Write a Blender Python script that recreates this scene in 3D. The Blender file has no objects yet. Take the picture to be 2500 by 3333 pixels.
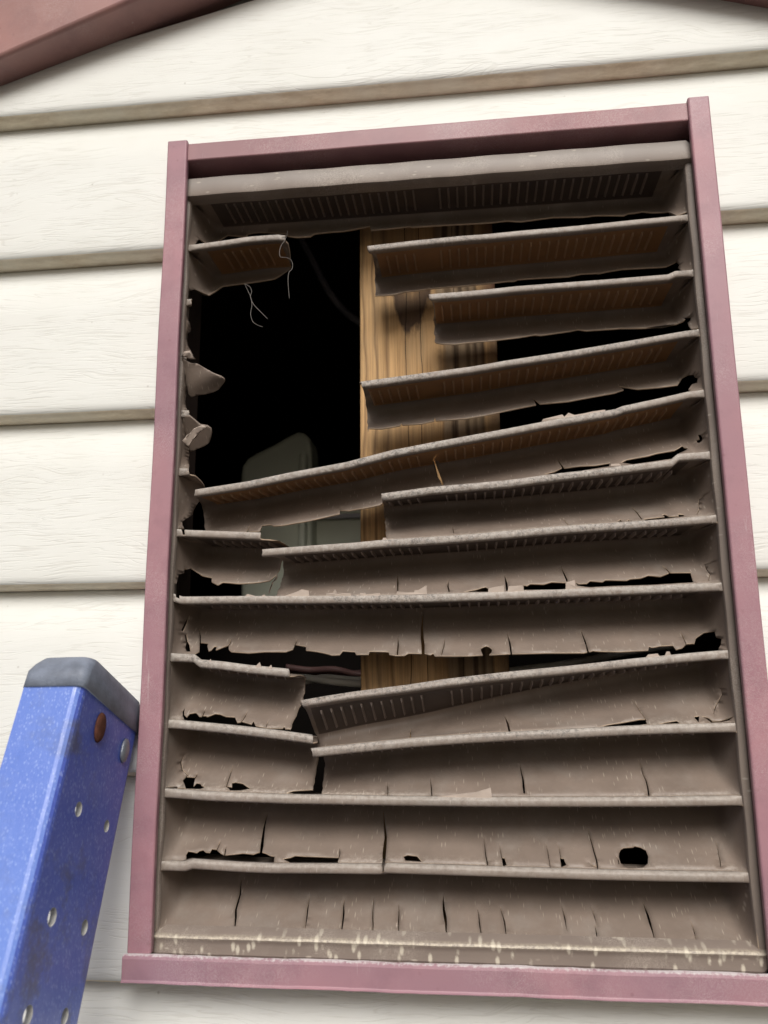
import bpy, bmesh, math, random
import numpy as np
from mathutils import Vector, Matrix
from mathutils.geometry import delaunay_2d_cdt
random.seed(7)
# ------------------------------------------------------------------ measured camera
S = 0.4314           # metres per working unit (working unit = camera distance to the wall)
H = 3.2              # camera height above the ground, metres
FPX = 2560.0; CX, CY = 1250.0, 1666.5
Xc = -np.array([-23635., 705., FPX]); Xc /= np.linalg.norm(Xc)
Zc = np.array([-105., -12817., FPX]); Zc /= np.linalg.norm(Zc)
Zc -= Xc * (Xc @ Zc); Zc /= np.linalg.norm(Zc)
R = np.stack([Xc, np.cross(Zc, Xc), Zc])
CAM = np.array([0., -1., 0.])
def un(px, py, y=0.):                       # photo pixel -> point on the plane at depth y
    d = R @ np.array([px - CX, py - CY, FPX]); return CAM + d * (y + 1) / d[1]
def pr(P):
    c = (np.asarray(P) - CAM) @ R
    return np.stack([CX + FPX * c[..., 0] / c[..., 2], CY + FPX * c[..., 1] / c[..., 2]], -1)
def W(p): return Vector((float(p[0]) * S, float(p[1]) * S, float(p[2]) * S + H))
ZO = dict(A=(500, 700), B=(1150, 600), C=(1650, 600), D=(500, 1500), E=(1150, 1400), F=(1670, 1400),
          G=(480, 2200), H=(1100, 2200), I=(1670, 2200), J=(500, 440), P=(0, 0))
def q(z, *pts):                             # coordinates read on an enlarged crop -> photo pixels
    o = ZO[z]; k = 1.0 if z == 'P' else 0.5003
    v = pts[0] if len(pts) == 1 and isinstance(pts[0], (list, tuple)) and isinstance(pts[0][0], (list, tuple)) else pts
    return [(o[0] + a * k, o[1] + b * k) for a, b in v]

YV, VK = -.028, .972                         # plane and true size of the vent (it sits 12 mm proud of the wall)
scn = bpy.context.scene
col = scn.collection
cam_d = bpy.data.cameras.new('camera'); cam = bpy.data.objects.new('camera', cam_d); col.objects.link(cam)
M = Matrix.Identity(4)
for i in range(3):
    M[i][0] = R[i, 0]; M[i][1] = -R[i, 1]; M[i][2] = -R[i, 2]
M[0][3], M[1][3], M[2][3] = W(CAM)
cam.matrix_world = M
cam_d.sensor_fit = 'VERTICAL'; cam_d.sensor_height = 36; cam_d.sensor_width = 27
cam_d.lens = FPX / 3333 * 36; cam_d.clip_start = 0.01; cam_d.clip_end = 500
cam_d.dof.use_dof = True
cam_d.dof.focus_distance = float((un(1350, 1900, -.01) - CAM) @ R[:, 2]) * S
cam_d.dof.aperture_fstop = 9.0
scn.camera = cam
# ------------------------------------------------------------------ light
SUN_EL, SUN_AZ = math.radians(42), math.radians(6)      # azimuth from straight in front of the wall, to the right
world = bpy.data.worlds.new('World'); scn.world = world; world.use_nodes = True
nt = world.node_tree; bg = nt.nodes['Background']
sky = nt.nodes.new('ShaderNodeTexSky'); sky.sky_type = 'NISHITA'; sky.sun_disc = False
sky.sun_elevation = SUN_EL; sky.sun_rotation = math.pi - SUN_AZ
sky.dust_density = 6.0; sky.ozone_density = 0.6; sky.air_density = 1.0
nt.links.new(sky.outputs[0], bg.inputs[0]); bg.inputs[1].default_value = 0.05
sd = bpy.data.lights.new('sun', 'SUN'); sd.energy = 2.0; sd.angle = math.radians(32); sd.color = (1, .985, .962)
so = bpy.data.objects.new('sun', sd); col.objects.link(so)
dv = Vector((math.sin(SUN_AZ) * math.cos(SUN_EL), -math.cos(SUN_AZ) * math.cos(SUN_EL), math.sin(SUN_EL)))
so.rotation_euler = dv.to_track_quat('Z', 'Y').to_euler(); so.location = (0, -3, 8)
vs = scn.view_settings; vs.view_transform = 'Standard'; vs.look = 'None'; vs.gamma = 1; vs.exposure = 0.45

# ------------------------------------------------------------------ helpers
def link(name, me, mat=None, parent=None):
    o = bpy.data.objects.new(name, me); col.objects.link(o)
    if mat is not None:
        for m in (mat if isinstance(mat, list) else [mat]): me.materials.append(m)
    if parent is not None: o.parent = parent
    return o
def tag(o, label=None, cat=None, group=None, kind=None):
    if label: o['label'] = label
    if cat: o['category'] = cat
    if group: o['group'] = group
    if kind: o['kind'] = kind
    return o
def empty(name, p):
    o = bpy.data.objects.new(name, None); col.objects.link(o); o.location = W(p); o.empty_display_size = .05
    return o
def fix(o):                                  # keep world placement under a moved Empty
    if o.parent: 
        loc = Vector((0, 0, 0)); par = o.parent
        while par: loc += par.location; par = par.parent
        o.location = -loc
    return o
def mesh(name, V, F, mat=None, parent=None, smooth=False, raw=False):
    me = bpy.data.meshes.new(name)
    me.from_pydata([tuple(v) if raw else tuple(W(v)) for v in V], [], F); me.update()
    if smooth:
        for p in me.polygons: p.use_smooth = True
    o = link(name, me, mat, parent)
    return fix(o)
def bm_obj(name, bm, mat, parent=None, smooth=False):
    me = bpy.data.meshes.new(name); bm.to_mesh(me); bm.free()
    if smooth:
        for p in me.polygons: p.use_smooth = True
    return fix(link(name, me, mat, parent))
def bevel(o, w, seg=2):
    b = o.modifiers.new('bevel', 'BEVEL'); b.width = w * S; b.segments = seg; b.limit_method = 'ANGLE'; b.angle_limit = math.radians(35)
    return o
def solid(o, t, off=-1):
    s = o.modifiers.new('solid', 'SOLIDIFY'); s.thickness = t * S; s.offset = off; s.use_even_offset = False
    return o
def prism(bm, poly, y0, y1, mi=0):           # poly of (x,z), extruded from y0 to y1
    a = [bm.verts.new(W((x, y0, z))) for x, z in poly]; b = [bm.verts.new(W((x, y1, z))) for x, z in poly]
    n = len(a); fs = [bm.faces.new(a), bm.faces.new(b[::-1])]
    for i in range(n): fs.append(bm.faces.new([a[i], b[i], b[(i + 1) % n], a[(i + 1) % n]]))
    for f in fs: f.material_index = mi
def box(bm, x0, x1, y0, y1, z0, z1, mi=0): prism(bm, [(x0, z0), (x1, z0), (x1, z1), (x0, z1)], y0, y1, mi)
def recalc(bm): bmesh.ops.recalc_face_normals(bm, faces=bm.faces)
def tube(name, pts, r, mat, parent=None, n=8, sub=6):
    P = [np.asarray(p, float) for p in pts]; out = []
    for i in range(len(P) - 1):
        p0 = P[max(i - 1, 0)]; p1 = P[i]; p2 = P[i + 1]; p3 = P[min(i + 2, len(P) - 1)]
        for k in range(sub):
            t = k / sub
            out.append(.5 * (2 * p1 + (p2 - p0) * t + (2 * p0 - 5 * p1 + 4 * p2 - p3) * t * t + (3 * p1 - p0 - 3 * p2 + p3) * t ** 3))
    out.append(P[-1]); V = []; F = []
    for i, p in enumerate(out):
        d = out[min(i + 1, len(out) - 1)] - out[max(i - 1, 0)]; d /= np.linalg.norm(d) + 1e-9
        u = np.cross(d, [.3, .9, .1]); u /= np.linalg.norm(u); v = np.cross(d, u)
        for k in range(n):
            a = 2 * math.pi * k / n; V.append(p + r * (math.cos(a) * u + math.sin(a) * v))
    for i in range(len(out) - 1):
        for k in range(n):
            F.append((i * n + k, i * n + (k + 1) % n, (i + 1) * n + (k + 1) % n, (i + 1) * n + k))
    F.append(tuple(range(n))[::-1]); F.append(tuple((len(out) - 1) * n + k for k in range(n)))
    return mesh(name, V, F, mat, parent, smooth=True)

# ------------------------------------------------------------------ materials
class NB:
    def __init__(s, name, rough=.6, spec=.4):
        s.m = bpy.data.materials.new(name); s.m.use_nodes = True; s.t = s.m.node_tree; s.b = s.t.nodes['Principled BSDF']
        s.b.inputs['Roughness'].default_value = rough; s.b.inputs['Specular IOR Level'].default_value = spec
        s.co = s.t.nodes.new('ShaderNodeTexCoord')
    def n(s, ty, **kw):
        x = s.t.nodes.new(ty)
        for k, v in kw.items(): setattr(x, k, v)
        return x
    def mp(s, scale=(1, 1, 1), src='Object', rot=(0, 0, 0), loc=(0, 0, 0)):
        m = s.n('ShaderNodeMapping'); s.t.links.new(s.co.outputs[src], m.inputs[0])
        m.inputs['Scale'].default_value = scale; m.inputs['Rotation'].default_value = rot; m.inputs['Location'].default_value = loc
        return m.outputs[0]
    def noise(s, vec, scale, detail=4, rough=.6, dist=0):
        x = s.n('ShaderNodeTexNoise'); s.t.links.new(vec, x.inputs['Vector'])
        x.inputs['Scale'].default_value = scale; x.inputs['Detail'].default_value = detail
        x.inputs['Roughness'].default_value = rough; x.inputs['Distortion'].default_value = dist
        return x.outputs['Fac']
    def voro(s, vec, scale, rnd=1, out='Distance'):
        x = s.n('ShaderNodeTexVoronoi'); s.t.links.new(vec, x.inputs['Vector'])
        x.inputs['Scale'].default_value = scale; x.inputs['Randomness'].default_value = rnd
        return x.outputs[out]
    def ramp(s, fac, stops):
        x = s.n('ShaderNodeValToRGB'); s.t.links.new(fac, x.inputs[0]); e = x.color_ramp.elements
        while len(e) < len(stops): e.new(.5)
        for i, (p, c) in enumerate(stops):
            e[i].position = p; e[i].color = (c, c, c, 1) if isinstance(c, (int, float)) else (*c, 1)
        return x.outputs[0]
    def mix(s, f, a, b, mode='MIX'):
        x = s.n('ShaderNodeMix', data_type='RGBA', blend_type=mode)
        for sock, v in ((x.inputs[0], f), (x.inputs[6], a), (x.inputs[7], b)):
            if isinstance(v, bpy.types.NodeSocket): s.t.links.new(v, sock)
            elif isinstance(v, (int, float)): sock.default_value = v if sock == x.inputs[0] else (v, v, v, 1)
            else: sock.default_value = (*v, 1)
        return x.outputs[2]
    def math(s, op, a, b=0., c=None):
        x = s.n('ShaderNodeMath', operation=op)
        for i, v in enumerate((a, b) if c is None else (a, b, c)):
            if isinstance(v, bpy.types.NodeSocket): s.t.links.new(v, x.inputs[i])
            else: x.inputs[i].default_value = v
        return x.outputs[0]
    def sep(s, vec):
        x = s.n('ShaderNodeSeparateXYZ'); s.t.links.new(vec, x.inputs[0]); return x.outputs
    def col(s, c):
        if isinstance(c, bpy.types.NodeSocket): s.t.links.new(c, s.b.inputs['Base Color'])
        else: s.b.inputs['Base Color'].default_value = (*c, 1)
    def rgh(s, c): s.t.links.new(c, s.b.inputs['Roughness'])
    def bump(s, h, strength=.3, dist=.001):
        x = s.n('ShaderNodeBump'); s.t.links.new(h, x.inputs['Height']); x.inputs['Strength'].default_value = strength
        x.inputs['Distance'].default_value = dist; s.t.links.new(x.outputs[0], s.b.inputs['Normal'])

def mat_siding():
    m = NB('vinyl_siding', .5, .3)
    v = m.mp(); sx = m.sep(v)
    def streak(fx, fz, warp, wsc, seed, det=2):
        cb = m.n('ShaderNodeCombineXYZ')
        wv = m.noise(m.mp((wsc[0], wsc[0], wsc[1]), loc=(seed, 0, seed)), 1.0, 2, .5)
        m.t.links.new(m.math('ADD', m.math('MULTIPLY', sx[0], fx), seed * 7.), cb.inputs[0])
        m.t.links.new(m.math('ADD', m.math('MULTIPLY', sx[2], fz), m.math('MULTIPLY', wv, warp)), cb.inputs[2])
        return m.noise(cb.outputs[0], 1.0, det, .5)
    fine = m.ramp(streak(42., 820., 9., (14, 40), 1.3), [(.36, 0.0), (.47, 1)])      # short embossed dashes
    gate = m.ramp(m.noise(m.mp((10, 10, 30), loc=(3, 0, 1)), 1.5, 2), [(.38, .15), (.56, 1)])
    mid = m.ramp(streak(13., 300., 12., (9, 20), 2.1, 1), [(.484, 1), (.497, 0), (.503, 0), (.516, 1)])   # long wandering lines
    mgate = m.ramp(m.noise(m.mp((6, 6, 14), loc=(8, 0, 2)), 1.4, 2), [(.42, 0), (.52, 1)])
    h = m.mix(gate, (1, 1, 1), fine)
    h = m.mix(1.0, h, m.mix(mgate, (1, 1, 1), mid), 'MULTIPLY')
    m.bump(h, .27, .0005)
    stain = m.noise(m.mp((5, 5, 9)), 3.0, 5, .65)
    base = m.mix(m.ramp(stain, [(.40, 0), (.8, .45)]), (.755, .77, .74), (.66, .665, .615))
    base = m.mix(m.math('MULTIPLY', m.ramp(h, [(0, 1), (.8, 0)]), .16), base, (.33, .29, .23))
    sp = m.math('MULTIPLY', m.ramp(m.voro(v, 95), [(.0, 1), (.09, 0)]), m.ramp(m.noise(v, 60, 1), [(.6, 0), (.68, 1)]))
    m.col(m.mix(m.math('MULTIPLY', sp, .6), base, (.25, .22, .18)))
    return m.m
def mat_butt():
    m = NB('siding_butt_edge', .6, .3); v = m.mp((20, 60, 60))
    d = m.ramp(m.noise(v, 3, 6, .7), [(.35, 0), (.62, 1)])
    c = m.mix(d, (.90, .81, .64), (.68, .58, .43))
    m.col(m.mix(m.ramp(m.noise(m.mp((1, 1, 1)), 25, 3), [(.4, 0), (.7, .7)]), c, (.80, .76, .64)))
    m.bump(m.noise(m.mp((60, 300, 300)), 2, 4), .3, .0004); return m.m
def mat_trim(name, a, b, rough=.42, edge=0.):
    m = NB(name, rough, .45); v = m.mp()
    f = m.noise(v, 10, 2, .45)
    c = m.mix(m.ramp(f, [(.30, 0), (.72, .75)]), a, b)
    pink = m.ramp(m.noise(m.mp((1, 1, 1), loc=(3, 1, 5)), 22, 2, .5), [(.50, 0), (.75, .4)])
    c = m.mix(pink, c, (a[0] * 1.25, a[1] * 1.15, a[2] * 1.12))
    c = m.mix(m.math('MULTIPLY', m.ramp(m.noise(v, 1500, 2), [(.66, 0), (.74, 1)]), .3), c, (a[0] * .5, a[1] * .42, a[2] * .42))
    c = m.mix(m.math('MULTIPLY', m.math('MULTIPLY', m.ramp(m.voro(v, 170), [(.08, 1), (.20, 0)]), m.ramp(m.noise(v, 50, 2), [(.55, 0), (.64, 1)])), .35), c, (a[0] * .5, a[1] * .4, a[2] * .42))
    scr = m.math('MULTIPLY', m.ramp(m.noise(m.mp((60, 60, 60), rot=(0, .7, 0)), 4, 6, .75, 2.5), [(.485, 0), (.5, 1), (.515, 0)]),
                 m.ramp(m.noise(v, 17, 3), [(.44, 0), (.60, .8)]))
    c = m.mix(scr, c, (.60, .52, .50))
    sm_ = m.ramp(m.noise(m.mp((1, 1, 1), loc=(5, 2, 9)), 46, 5, .6), [(.48, 0), (.72, .4)])
    c = m.mix(sm_, c, (a[0] * .55, a[1] * .55, a[2] * .62))
    ln = m.math('MULTIPLY', m.ramp(m.noise(m.mp((330, 330, 36)), 1.0, 3, .6), [(.66, 0), (.74, .5)]), m.ramp(m.noise(v, 21, 2), [(.5, 0), (.62, 1)]))
    c = m.mix(ln, c, (.58, .50, .49))
    # paint rubbed off along the arrises
    if edge > .8:                              # the sill's top arris, rubbed bare
        zz = m.math('MULTIPLY', m.math('SUBTRACT', m.sep(v)[2], H - .3255 * S), 1 / (.0075 * S))
        pt = m.ramp(m.math('SUBTRACT', m.math('ADD', zz, m.math('MULTIPLY', m.noise(v, 420, 5, .8), 1.5)), 1.0), [(.42, 0), (.62, 1)])
        c = m.mix(m.math('MULTIPLY', pt, .8), c, (.60, .57, .57))
    m.col(c); m.rgh(m.ramp(f, [(.3, rough + .14), (.7, rough - .06)]))
    m.bump(m.math('ADD', m.noise(v, 500, 3), m.math('MULTIPLY', m.noise(v, 30, 2), 2.)), .03, .0003); return m.m
def mat_plastic(name='vent_plastic', base=(.212, .168, .138)):
    m = NB(name, .46, .4); v = m.mp()
    uv = m.sep(m.mp((1, 1, 1), 'UV'))        # u = along slat, v = distance down the profile
    f = m.noise(v, 16, 5, .6)
    c = m.mix(m.ramp(f, [(.3, 0), (.7, 1)]), base, tuple(k * .86 for k in base))
    hgt = m.ramp(m.math('MULTIPLY', m.math('SUBTRACT', m.sep(v)[2], H - .20 * S), 1 / (.16 * S)), [(0, .32), (1, 1)])   # lower slats less weathered
    stk = m.ramp(m.noise(m.mp((46, 46, 7)), 1.0, 4, .6), [(.38, 0), (.66, .5)])
    c = m.mix(stk, c, tuple(k * 1.28 for k in base))
    blot = m.ramp(m.noise(m.mp((1, 1, 1), loc=(2, 4, 1)), 34, 5, .65), [(.50, 0), (.68, .35)])
    c = m.mix(blot, c, (.30, .27, .24))
    # powdery weathering along the lip: strongest on the top edge, patchy lower down
    top = m.math('MULTIPLY', m.ramp(uv[1], [(0.0, 1), (.0085, 1), (.012, .25), (.019, .05), (.021, 0)]), m.math('ADD', m.math('MULTIPLY', hgt, .5), .5))
    powder = m.ramp(m.noise(v, 330, 5, .75), [(.36, 0), (.62, 1)])
    wear = m.math('MULTIPLY', m.ramp(m.noise(v, 11, 3, .5), [(.36, .15), (.62, 1)]), hgt)
    c = m.mix(m.math('MULTIPLY', m.math('MULTIPLY', top, m.math('ADD', m.math('MULTIPLY', powder, .65), .35)), .8), c, (.62, .59, .54))
    face = m.math('MULTIPLY', m.ramp(uv[1], [(.007, 0), (.009, 1), (.019, .8), (.022, 0)]), m.math('MULTIPLY', wear, powder))
    c = m.mix(m.math('MULTIPLY', face, .7), c, (.50, .47, .43))
    # dark lichen specks on the lips, in patches
    lich = m.math('MULTIPLY', m.math('MULTIPLY', m.ramp(m.noise(v, 560, 4, .85), [(.50, 0), (.58, 1)]), m.ramp(m.noise(v, 12, 3), [(.44, 0), (.58, 1)])),
                  m.math('MULTIPLY', hgt, m.ramp(uv[1], [(0, .5), (.008, 1), (.018, .8), (.022, 0)])))
    c = m.mix(m.math('MULTIPLY', lich, .75), c, (.075, .07, .068))
    # short pale run marks on the faces
    runs = m.math('MULTIPLY', m.ramp(m.voro(m.mp((620, 60, 130)), 1.0), [(.08, 1), (.2, 0)]), m.ramp(m.noise(v, 18, 2), [(.38, 0), (.54, 1)]))
    c = m.mix(m.math('MULTIPLY', runs, .42), c, (.62, .56, .47))
    sc = m.math('MULTIPLY', m.ramp(m.noise(m.mp((150, 150, 45)), 4, 4, .7, 1.2), [(.487, 0), (.5, 1), (.513, 0)]), m.ramp(m.noise(v, 30, 2), [(.62, 0), (.75, .4)]))
    c = m.mix(sc, c, (.5, .46, .4))
    # chalk near where a panel meets the next lip, only here and there
    ch = m.math('MULTIPLY', m.math('MULTIPLY', m.ramp(uv[1], [(0.1765, 0), (0.1895, .55), (0.1925, .7)]), m.ramp(m.noise(v, 9, 2), [(.42, .15), (.6, 1)])), m.ramp(m.noise(v, 480, 5, .8), [(.46, 0), (.64, 1)]))
    c = m.mix(ch, c, (.52, .47, .40))
    m.col(c); m.rgh(m.ramp(m.noise(v, 80, 3), [(.3, .40), (.7, .58)]))
    m.bump(m.math('ADD', m.noise(v, 520, 4), m.math('MULTIPLY', powder, m.math('ADD', face, .0))), .3, .0005)
    return m.m
def mat_frame():
    m = NB('vent_frame_plastic', .48, .4); v = m.mp(); xyz = m.sep(v)
    f = m.noise(v, 16, 5, .6)
    c = m.mix(m.ramp(f, [(.3, 0), (.7, 1)]), (.255, .21, .178), (.21, .172, .148))
    # greyer, scratched top band and dusty bottom band (positions are those of the vent itself)
    top = m.ramp(m.math('MULTIPLY', m.math('SUBTRACT', xyz[2], H + .66 * S), 40.), [(0, 0), (.3, 1)])
    c = m.mix(m.math('MULTIPLY', top, .6), c, (.27, .255, .24))
    sc = m.math('MULTIPLY', m.ramp(m.noise(m.mp((55, 55, 55), rot=(0, .5, 0)), 5, 7, .8, 3), [(.48, 0), (.5, 1), (.52, 0)]), m.ramp(m.noise(v, 26, 3), [(.5, 0), (.66, .8)]))
    c = m.mix(sc, c, (.66, .6, .52))
    bot = m.ramp(m.math('MULTIPLY', m.math('SUBTRACT', H - .2925 * S, xyz[2]), 60.), [(0, 0), (.3, 1)])
    drip = m.math('MULTIPLY', m.ramp(m.math('ADD', m.voro(m.mp((260, 60, 120)), 1.0), m.math('MULTIPLY', m.noise(v, 900, 3, .7), .25)), [(.30, 1), (.46, 0)]), m.ramp(m.noise(v, 45, 3), [(.30, 0), (.46, 1)]))
    c = m.mix(m.math('MULTIPLY', m.math('MULTIPLY', drip, bot), .8), c, (.66, .61, .50))
    crest = m.ramp(m.math('ABSOLUTE', m.math('MULTIPLY', m.math('SUBTRACT', xyz[2], m.math('ADD', H - .3145 * VK * S, m.math('MULTIPLY', m.noise(v, 40, 4), .0012))), 600.)), [(.0, 1), (.9, 0)])
    dust = m.math('MULTIPLY', crest, m.ramp(m.noise(m.mp((200, 200, 260)), 3.2, 5, .75), [(.38, .1), (.6, 1)]))
    c = m.mix(m.math('MULTIPLY', dust, .7), c, (.70, .63, .48))
    tick = m.math('MULTIPLY', m.ramp(m.voro(m.mp((110, 60, 300)), 1.0), [(.1, 1), (.2, 0)]), m.ramp(m.noise(v, 50, 2), [(.5, 0), (.62, .8)]))
    c = m.mix(m.math('MULTIPLY', tick, .6), c, (.66, .6, .5))
    m.col(c); m.bump(m.noise(v, 600, 4), .15, .0004); return m.m
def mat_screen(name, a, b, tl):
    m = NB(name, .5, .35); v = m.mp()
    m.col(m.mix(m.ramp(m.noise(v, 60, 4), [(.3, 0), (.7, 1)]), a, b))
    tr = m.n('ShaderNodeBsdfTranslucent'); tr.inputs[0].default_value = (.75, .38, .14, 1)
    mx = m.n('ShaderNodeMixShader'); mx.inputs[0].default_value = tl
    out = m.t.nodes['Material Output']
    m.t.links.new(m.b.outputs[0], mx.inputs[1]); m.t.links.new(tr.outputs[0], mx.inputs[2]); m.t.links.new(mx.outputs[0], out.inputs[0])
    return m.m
def mat_wood():
    m = NB('weathered_stud_wood', .78, .2); v = m.mp(); x = m.sep(v)
    X0, X1 = -.1525 * S, .0470 * S
    u = m.math('DIVIDE', m.math('SUBTRACT', x[0], X0), X1 - X0)            # 0..1 across the stud
    ap = un(1340, 1105, .075); xk = float(ap[0]) * S; zk = float(ap[2]) * S + H
    dx = m.math('DIVIDE', m.math('SUBTRACT', x[0], xk), .0175); dz = m.math('DIVIDE', m.math('SUBTRACT', x[2], zk), .058)
    # grain lines bend round the knot
    bend = m.math('MULTIPLY', m.math('DIVIDE', dx, m.math('ADD', m.math('ADD', m.math('MULTIPLY', dx, dx), m.math('MULTIPLY', m.math('MULTIPLY', dz, dz), .35)), 1.)), -.055)
    uu = m.math('ADD', m.math('ADD', u, bend), m.math('ADD', m.math('MULTIPLY', m.math('SUBTRACT', m.noise(m.mp((8, 8, 9)), 1.0, 2), .5), .20),
                                                      m.math('MULTIPLY', m.math('SUBTRACT', m.noise(m.mp((120, 120, 26)), 1.0, 3), .5), .022)))
    L, M_, D_, K_ = (.66, .42, .205), (.52, .325, .155), (.27, .165, .085), (.055, .036, .025)
    G = (.33, .245, .16)
    st = [(0, L), (.04, L), (.052, D_), (.075, L), (.12, L), (.13, D_), (.15, L), (.20, M_), (.212, D_), (.235, L), (.30, M_), (.42, M_), (.50, M_), (.55, M_), (.565, D_), (.58, G),
          (.615, G), (.635, K_), (.665, K_), (.68, G), (.715, G), (.735, K_), (.75, K_), (.765, G), (.80, K_), (.82, G), (.855, K_), (.875, M_), (.92, D_), (1., (.13, .06, .04))]
    c = m.ramp(uu, st)
    fine = m.noise(m.mp((1000, 1000, 26)), 1.0, 4, .6)
    c = m.mix(m.math('MULTIPLY', m.ramp(fine, [(.38, 1), (.6, 0)]), .38), c, (.16, .095, .05))
    blot = m.ramp(m.noise(m.mp((70, 70, 22)), 1.0, 4), [(.4, 0), (.7, .5)])
    c = m.mix(blot, c, (.40, .29, .17))
    # dark arch of a knot, its point downwards
    f = m.math('SUBTRACT', dz, m.math('MULTIPLY', dx, dx)); f = m.math('ADD', f, m.math('MULTIPLY', m.math('SUBTRACT', m.noise(m.mp((260, 260, 70)), 1.0, 4), .5), .45))
    arch = m.math('MULTIPLY', m.ramp(f, [(.0, 0), (.12, .95), (.42, .8), (.85, 0)]), m.ramp(dz, [(.75, 1), (1.0, .3)]))
    c = m.mix(arch, c, (.075, .048, .035))
    # long drying checks
    for xc_, w_ in ((.345, .0045), (.452, .004), (.70, .003)):
        dd = m.math('ABSOLUTE', m.math('SUBTRACT', m.math('ADD', u, m.math('MULTIPLY', m.math('SUBTRACT', m.noise(m.mp((5, 5, 14), loc=(xc_ * 9, 0, 0)), 1.0, 3), .5), .07)), xc_))
        c = m.mix(m.ramp(m.math('DIVIDE', dd, w_), [(.35, .9), (1., 0)]), c, (.02, .013, .01))
    m.col(c); m.bump(m.math('ADD', fine, m.math('MULTIPLY', blot, .8)), .5, .0008); return m.m
def mat_flat(name, c, rough=.7, spec=.3, var=.25, scale=30, bump=.15):
    m = NB(name, rough, spec); v = m.mp()
    m.col(m.mix(m.ramp(m.noise(v, scale, 5), [(.3, 0), (.7, 1)]), c, tuple(k * (1 - var) for k in c)))
    m.bump(m.noise(v, scale * 12, 3), bump, .0006); return m.m
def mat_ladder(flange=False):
    m = NB('blue_fibreglass_painted_sky_light' if flange else 'blue_fibreglass', .38, .6); v = m.mp()  # flange copy is lighter: sky light painted into its blue
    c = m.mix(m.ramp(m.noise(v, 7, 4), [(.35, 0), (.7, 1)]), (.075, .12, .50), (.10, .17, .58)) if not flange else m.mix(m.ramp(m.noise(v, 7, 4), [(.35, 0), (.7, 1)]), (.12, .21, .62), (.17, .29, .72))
    fl = m.math('MULTIPLY', m.ramp(m.voro(m.mp((900, 900, 420)), 1.0), [(.2, 1), (.42, 0)]), m.ramp(m.noise(v, 420, 2), [(.42, 0), (.55, 1)]))
    c = m.mix(m.math('MULTIPLY', fl, .34), c, (.50, .62, .92))
    fib = m.ramp(m.noise(m.mp((260, 260, 60)), 1.0, 4, .7, .8), [(.48, 0), (.5, .5), (.52, 0)])
    c = m.mix(m.math('MULTIPLY', fib, .4), c, (.3, .38, .75))
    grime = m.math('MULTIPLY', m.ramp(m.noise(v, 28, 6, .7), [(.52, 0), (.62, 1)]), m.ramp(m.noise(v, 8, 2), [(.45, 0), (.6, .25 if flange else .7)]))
    c = m.mix(grime, c, (.10, .105, .14))
    m.col(c); m.rgh(m.ramp(m.noise(v, 120, 4), [(.3, .28), (.7, .48)]))
    m.bump(m.noise(m.mp((500, 500, 160)), 1.0, 3), .25, .0004); return m.m
MS, MB = mat_siding(), mat_butt()
MT = mat_trim('mauve_painted_metal', (.39, .205, .235), (.32, .185, .225))
MTt = mat_trim('mauve_painted_metal_reddish', (.35, .175, .19), (.25, .14, .155))
MTs = mat_trim('mauve_painted_metal_faded', (.36, .205, .235), (.31, .195, .25), .42, .9)
MR = mat_trim('rake_painted_metal', (.36, .195, .18), (.31, .17, .155), .38)
MP, MF, MW = mat_plastic(), mat_frame(), mat_wood()
MSC = mat_screen('screen_plastic_painted_glow', (.40, .215, .095), (.29, .165, .085), .25)  # amber base colour paints in the glow on the upper slats' undersides
MSD = mat_screen('screen_plastic_painted_slot_shade', (.085, .065, .055), (.07, .055, .048), .03)  # brown, darkened to paint in the shade between the fins
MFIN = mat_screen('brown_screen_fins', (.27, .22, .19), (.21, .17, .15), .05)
MFINA = mat_screen('screen_fins_painted_glow', (.50, .34, .21), (.42, .28, .17), .25)  # same glow painted into the fins' base colour
MRIM = mat_flat('broken_edge_painted_light', (.50, .39, .29), .8, .2, .3, 200)  # tan of a fresh break, lightened to paint in light on torn edges
MFL = mat_flat('bleached_plastic_flake', (.50, .42, .36), .7, .25, .2, 120)
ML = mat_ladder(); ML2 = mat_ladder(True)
MCAP = mat_flat('dark_rubber_cap', (.25, .29, .37), .5, .4, .55, 60, .35)
MHOLE = mat_flat('raw_fibreglass', (.62, .62, .58), .8, .2, .35, 300, .4)
MRUST = mat_flat('rusty_steel', (.14, .055, .035), .85, .2, .5, 300, .5)
MALU = mat_flat('scratched_aluminium', (.30, .33, .38), .4, .5, .35, 200, .3); MALU.node_tree.nodes['Principled BSDF'].inputs['Metallic'].default_value = .6
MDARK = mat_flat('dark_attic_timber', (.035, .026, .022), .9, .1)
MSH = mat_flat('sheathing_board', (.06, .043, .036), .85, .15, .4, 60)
MGREY = mat_flat('grey_weathered_wood', (.22, .21, .20), .9, .1, .6, 70, .8)
MBIN = mat_flat('pale_plastic', (.70, .74, .62), .45, .4, .08, 10, .02)
MWC = mat_flat('white_cable_jacket', (.78, .78, .74), .45, .4, .1); MBC = mat_flat('brown_cable_jacket', (.16, .085, .08), .5, .35, .1)
MGC = mat_flat('grey_cable_jacket', (.50, .50, .55), .6, .3, .1); MTH = mat_flat('pale_thread', (.26, .24, .22), .7, .3, .1)
MGR = mat_flat('lawn_ground', (.095, .085, .068), .95, .1, .4, 2)

# ------------------------------------------------------------------ setting
g = mesh('ground', [(-300, -300, 0), (300, -300, 0), (300, 300, 0), (-300, 300, 0)], [(0, 1, 2, 3)], MGR, raw=True); tag(g, kind='structure')

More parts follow.
